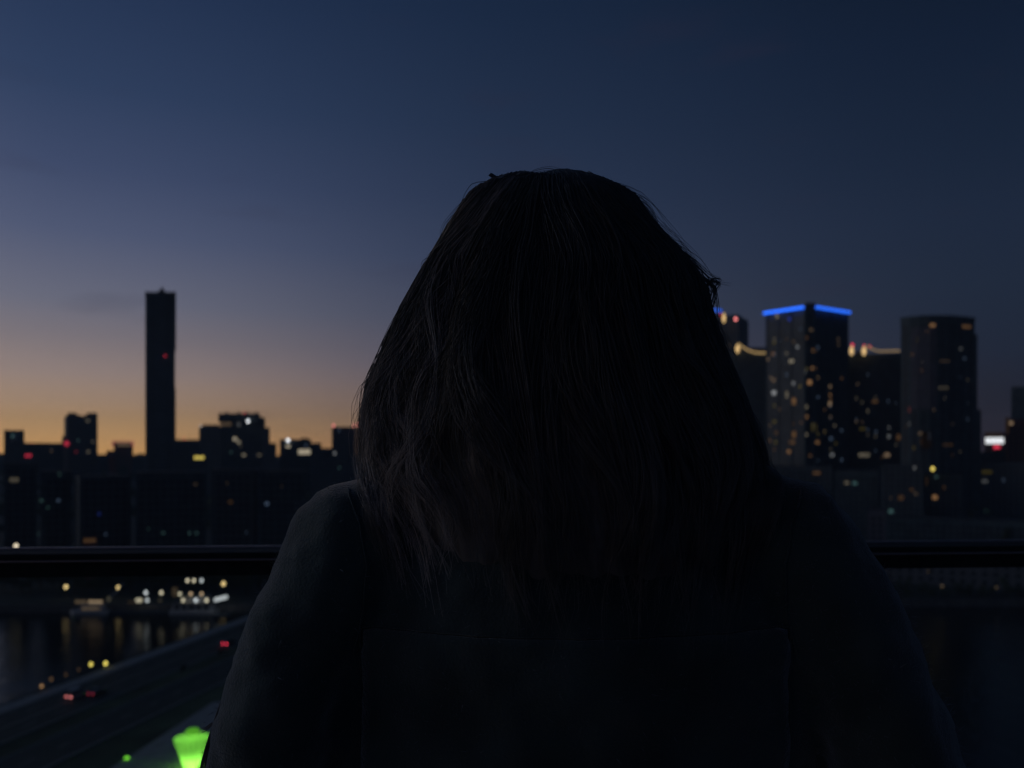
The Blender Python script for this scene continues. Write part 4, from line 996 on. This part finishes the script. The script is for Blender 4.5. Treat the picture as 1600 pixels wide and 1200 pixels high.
t.links.new(r1.outputs[0], mx.inputs[6]); t.links.new(nz.outputs[0], mx.inputs[7]); t.links.new(mx.outputs[2], pb.inputs['Base Color'])
pb.inputs['Roughness'].default_value = .42; pb.inputs['Specular IOR Level'].default_value = .5
hairl = hairm.copy(); hairl.name = 'hair_left_lit'  # paler copy of the hair, painting the left glow into the colour
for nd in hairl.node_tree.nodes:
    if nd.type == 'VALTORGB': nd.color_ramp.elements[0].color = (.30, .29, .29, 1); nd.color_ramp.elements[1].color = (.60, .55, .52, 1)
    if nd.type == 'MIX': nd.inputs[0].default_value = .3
# outline table: row, left column, right column, centre depth, half depth
TB = [(287, 850, 906, .868, .020), (290, 818, 926, .867, .040), (294, 774, 945, .866, .056), (300, 747, 962, .865, .070), (308, 734, 976, .864, .082), (325, 724, 996, .863, .098), (345, 713, 1009, .862, .107),
      (367, 698, 1022, .862, .113), (390, 689, 1043, .862, .118), (425, 667, 1074, .862, .123), (458, 652, 1092, .862, .126), (500, 632, 1099, .862, .128), (554, 612, 1118, .862, .131), (605, 592, 1140, .862, .134),
      (662, 580, 1163, .862, .138), (724, 580, 1182, .860, .141), (770, 604, 1176, .854, .138), (830, 622, 1158, .850, .130), (900, 640, 1140, .850, .108), (960, 660, 1120, .850, .090)]
TBn = np.array(TB, dtype=float)
def surf(py, th, k=1.0):
    """point on the hair volume; th = 0 is straight back to the camera, negative = left"""
    l, r, cy, hd = [np.interp(py, TBn[:, 0], TBn[:, i]) for i in (1, 2, 3, 4)]
    cx = (l + r) / 2; hw = (r - l) / 2
    fd = min(1, max(0, (py - 330) / 160)); am = (.050 if th < -.35 else .018) * fd * (.45 if abs(th) > 1.1 else 1)
    k *= 1 + am * (math.sin(11 * th + 1.6 * math.sin(py * .011 + .6) + 2.2 * math.sin(py * .0065)) + .5 * math.sin(23 * th + 1.3 * math.sin(py * .017)))
    if py < 320: py += 9 * math.exp(-((cx + hw * math.sin(th) * k - 838) / 17) ** 2) * (320 - py) / 33
    return L_(cx + hw * math.sin(th) * k, py, cy) + Vector((0, -hd * math.cos(th) * k, 0))
mb = MB(); n = 150; rows = list(np.linspace(288, 955, 110))
for py in rows:
    for i in range(n):
        th = 2 * math.pi * i / n; p = surf(py, th, .955 + .02 * math.sin(th * 17 + .5 * math.sin(py * .02)) + .012 * math.sin(th * 41 + py * .012))
        mb.v.append(tuple(p))
for j in range(len(rows) - 1):
    for i in range(n): mb.f.append((j * n + i, (j + 1) * n + i, (j + 1) * n + (i + 1) % n, j * n + (i + 1) % n))
mb.f.append(tuple(range(n))); mb.f.append(tuple((len(rows) - 1) * n + k for k in range(n))[::-1])
# open the face side: drop the faces in front of the face
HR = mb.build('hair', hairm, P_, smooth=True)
bm = bmesh.new(); bm.from_mesh(HR.data)
kill = [f for f in bm.faces if f.normal.y > .75 and f.calc_center_median().y > hc.y + .04 and abs(f.calc_center_median().x - hc.x) < .06 and f.calc_center_median().z < hc.z + .06]
bmesh.ops.delete(bm, geom=kill, context='FACES'); bm.to_mesh(HR.data); bm.free()
# strands
rh = random.Random(21)
V = []; Fc = []; MI = []
def strand(pts, r, taper=True):
    k0 = len(V); m_ = len(pts)
    for i, p in enumerate(pts):
        d = (pts[min(i + 1, m_ - 1)] - pts[max(i - 1, 0)]).normalized(); a = d.cross(Vector((.3, 1, .2))).normalized(); b2 = d.cross(a)
        q = r * (1 - .75 * (i / (m_ - 1)) ** 2 if taper else 1)
        for k in range(3): V.append(p + a * (q * math.cos(2.094 * k)) + b2 * (q * math.sin(2.094 * k)))
    for i in range(m_ - 1):
        for k in range(3): Fc.append((k0 + i * 3 + k, k0 + i * 3 + (k + 1) % 3, k0 + (i + 1) * 3 + (k + 1) % 3, k0 + (i + 1) * 3 + k))
def clump_params(r):
    return dict(amp=r.uniform(.004, .017), fr=r.uniform(.012, .030), ph=r.uniform(0, 6.28), drift=r.gauss(0, .17), end=r.uniform(690, 930), out=r.uniform(.965, 1.045))
NC = 430
for ci in range(NC):
    th0 = rh.uniform(-2.35, 2.35); cp = clump_params(rh)
    leftish = th0 < -.55
    if leftish: cp['amp'] *= 1.7
    if abs(th0) > 1.25: cp['end'] = rh.uniform(700, 790)
    if abs(th0) > .85: cp['amp'] *= .4; cp['out'] = min(cp['out'], 1.0); cp['drift'] *= .4
    if th0 < -.5: cp['end'] = rh.uniform(690, 850)
    bright = rh.random() < (.5 if th0 < -.6 else -1)  # lit copy goes on left locks only, where the glow falls
    ns_ = rh.randint(12, 26); wd = rh.uniform(.012, .07)
    for s_ in range(ns_):
        dth = rh.gauss(0, wd); dk = rh.gauss(0, .010); y0 = rh.uniform(287, 300) if rh.random() < .8 else rh.uniform(310, 480)
        y1 = cp['end'] + rh.gauss(0, 34); m_ = 17; pts = []; nph = rh.gauss(0, .35)
        for i in range(m_):
            f = i / (m_ - 1); py = y0 + (y1 - y0) * f
            conv = 1 - .55 * math.sin(math.pi * min(f * 1.05, 1)) * (1 if rh.random() > 2 else 1)      # the clump gathers lower down
            th = th0 * (.55 + .45 * min(1, f * 4)) + dth * (1.5 - 1.25 * f ** .7) + cp['drift'] * f + cp['amp'] * 9 * f * math.sin(cp['fr'] * .8 * py + cp['ph'] + 1)
            wv = cp['amp'] * f * math.sin(cp['fr'] * py + cp['ph'] + nph)
            p = surf(py, th, cp['out'] + dk + .012 * (f > .2) )
            p = p + Vector((wv, -.4 * wv + rh.gauss(0, .0004), 0))
            if py > 745:
                h = bvh.ray_cast(Vector((p.x, -.6, p.z)), Vector((0, 1, 0)))
                if h[0] is not None and p.y > h[0].y - .003 and p.y < .05: p.y = h[0].y - rh.uniform(.002, .010)
            pts.append(p)
        strand(pts, rh.uniform(.00028, .00055))
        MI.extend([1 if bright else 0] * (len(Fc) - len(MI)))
# loose flyaways lifting off the outline
def outline(py, side): return float(np.interp(py, TBn[:, 0], TBn[:, 1 if side < 0 else 2]))
for i in range(420):
    side = -1 if rh.random() < .38 else 1
    py = 288 + 330 * rh.random() ** 1.3; th0 = side * rh.uniform(1.1, 1.9); ln = rh.uniform(30, 150); lift = rh.uniform(2, 22 if side > 0 else 10) * (1 if rh.random() < .5 else .35); ph = rh.uniform(0, 6)
    pts = []
    for k in range(12):
        f = k / 11; y = py + ln * f; p = surf(y, th0, 1.0)
        nr = Vector((side, 0, .35)) * (lift * math.sin(math.pi * min(f * .8, 1)) * .86 * kk) + Vector((math.sin(ph + f * 5) * .0012, 0, math.cos(ph + f * 6) * .0012)); pts.append(p + nr)
    strand(pts, rh.uniform(.0002, .00036))
for i in range(120):                     # over the crown
    a = rh.uniform(780, 960); b2 = a + rh.uniform(25, 90) * rh.choice((-1, 1)); h = rh.uniform(2, 13); pts = []
    Yd = rh.uniform(.80, .92)
    def topy(x): 
        ys_ = np.linspace(287, 420, 60); lx = np.interp(ys_, TBn[:, 0], TBn[:, 1]); rx = np.interp(ys_, TBn[:, 0], TBn[:, 2])
        ok_ = ys_[(lx <= x) & (rx >= x)]; return float(ok_[0]) if len(ok_) else 420
    for k in range(10):
        f = k / 9; x = a + (b2 - a) * f; pts.append(L_(x, topy(x) + 2 - h * 1.3 * math.sin(math.pi * min(1, f * .9)) , Yd))
    strand(pts, rh.uniform(.0002, .00032))
def bunch(P, n, jit, r, Y=.84, cl=.3):
    for i in range(n):
        ox, oy = rh.gauss(0, jit), rh.gauss(0, jit); pts = []; P2 = []
        for j in range(len(P) - 1):
            for q in range(4): f = q / 4; P2.append((P[j][0] + (P[j + 1][0] - P[j][0]) * f, P[j][1] + (P[j + 1][1] - P[j][1]) * f))
        P2.append(P[-1])
        for _ in range(2): P2 = [P2[0]] + [((P2[k - 1][0] + P2[k][0] + P2[k + 1][0]) / 3, (P2[k - 1][1] + P2[k][1] + P2[k + 1][1]) / 3) for k in range(1, len(P2) - 1)] + [P2[-1]]
        for k, (x, y) in enumerate(P2):
            f = k / (len(P2) - 1); g_ = cl + (1 - cl) * f; pts.append(L_(x + ox * g_, y + oy * g_, Y + ox * .0008))
        strand(pts, r * rh.uniform(1.0, 1.8))
bunch([(766, 273), (778, 280), (795, 291), (818, 302), (850, 312)], 26, 1.6, .0005, cl=.8)
bunch([(803, 277), (803, 288), (810, 300)], 12, 2.4, .0004)
bunch([(812, 284), (832, 268), (858, 263), (880, 270), (905, 288)], 4, 2.0, .0002)
bunch([(742, 318), (765, 296), (790, 290), (815, 300)], 40, 4, .0004)
bunch([(738, 330), (748, 306), (772, 290), (800, 288)], 22, 3, .0003)
bunch([(862, 292), (900, 284), (950, 287), (985, 303), (1006, 325), (1016, 352)], 16, 2.6, .0003)
bunch([(900, 288), (945, 289), (985, 312), (1008, 342), (1030, 380)], 20, 3, .0003)
bunch([(880, 282), (930, 284), (975, 292)], 6, 2.5, .0002)
bunch([(1015, 350), (1050, 385), (1085, 410), (1108, 434), (1122, 440)], 20, 5, .00026)
bunch([(1030, 372), (1068, 382), (1088, 408)], 5, 3, .00016)
bunch([(1045, 400), (1080, 425), (1105, 440), (1118, 452), (1112, 475), (1104, 490)], 20, 4, .0003)
bunch([(1100, 452), (1112, 437), (1125, 440), (1118, 452), (1100, 455)], 14, 4, .0003)
bunch([(1116, 446), (1119, 470), (1118, 490)], 7, 3, .0003)
bunch([(1110, 440), (1128, 444), (1142, 447)], 3, 2, .00015)
bunch([(1060, 430), (1090, 470), (1110, 500), (1128, 540)], 30, 7, .0004)
bunch([(712, 372), (702, 355), (722, 342), (742, 340)], 14, 4, .0003)
bunch([(706, 400), (693, 380), (700, 360), (722, 352)], 18, 4, .0003)
bunch([(730, 345), (705, 372), (690, 400), (668, 450)], 30, 6, .0004)
# fringe of strands hanging past the left sleeve low down
bunch([(352, 1085), (338, 1130), (324, 1180), (318, 1215)], 40, 5, .0004, Y=.80)
bunch([(332, 1130), (322, 1140), (314, 1142)], 6, 3, .0003, Y=.80)
me = bpy.data.meshes.new('hair_strands'); me.from_pydata([tuple(v) for v in V], [], Fc); me.update(); me.polygons.foreach_set('use_smooth', [True] * len(me.polygons))
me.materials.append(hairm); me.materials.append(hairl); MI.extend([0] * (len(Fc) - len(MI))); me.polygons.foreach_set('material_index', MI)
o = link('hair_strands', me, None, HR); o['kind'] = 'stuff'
# wool fibres on the coat
cv = coat.data; nv = len(cv.vertices); co_ = np.empty(nv * 3); cv.vertices.foreach_get('co', co_); co_ = co_.reshape(-1, 3)
no_ = np.array([v.normal[:] for v in cv.vertices]); rg = np.random.default_rng(3)
selz = np.where(co_[:, 2] > .80)[0]; pick = rg.choice(selz, min(42000, len(selz)), replace=True)
base = co_[pick] + rg.normal(0, .003, (len(pick), 3)); dr = no_[pick] + rg.normal(0, .55, (len(pick), 3)); dr /= np.linalg.norm(dr, axis=1)[:, None]
ln = rg.uniform(.003, .010, len(pick))[:, None]; sd_ = np.cross(dr, rg.normal(0, 1, (len(pick), 3))); sd_ /= np.linalg.norm(sd_, axis=1)[:, None]; sd_ *= .00022
VV = np.stack([base - sd_, base + sd_, base + dr * ln], axis=1).reshape(-1, 3); FF = np.arange(len(VV)).reshape(-1, 3)
me = bpy.data.meshes.new('wool_fibres'); me.from_pydata(VV.tolist(), [], FF.tolist()); me.update()
o = link('wool_fibres', me, mat('wool_fibre', (.20, .24, .27), .8, scale=30), coat); o['kind'] = 'stuff'
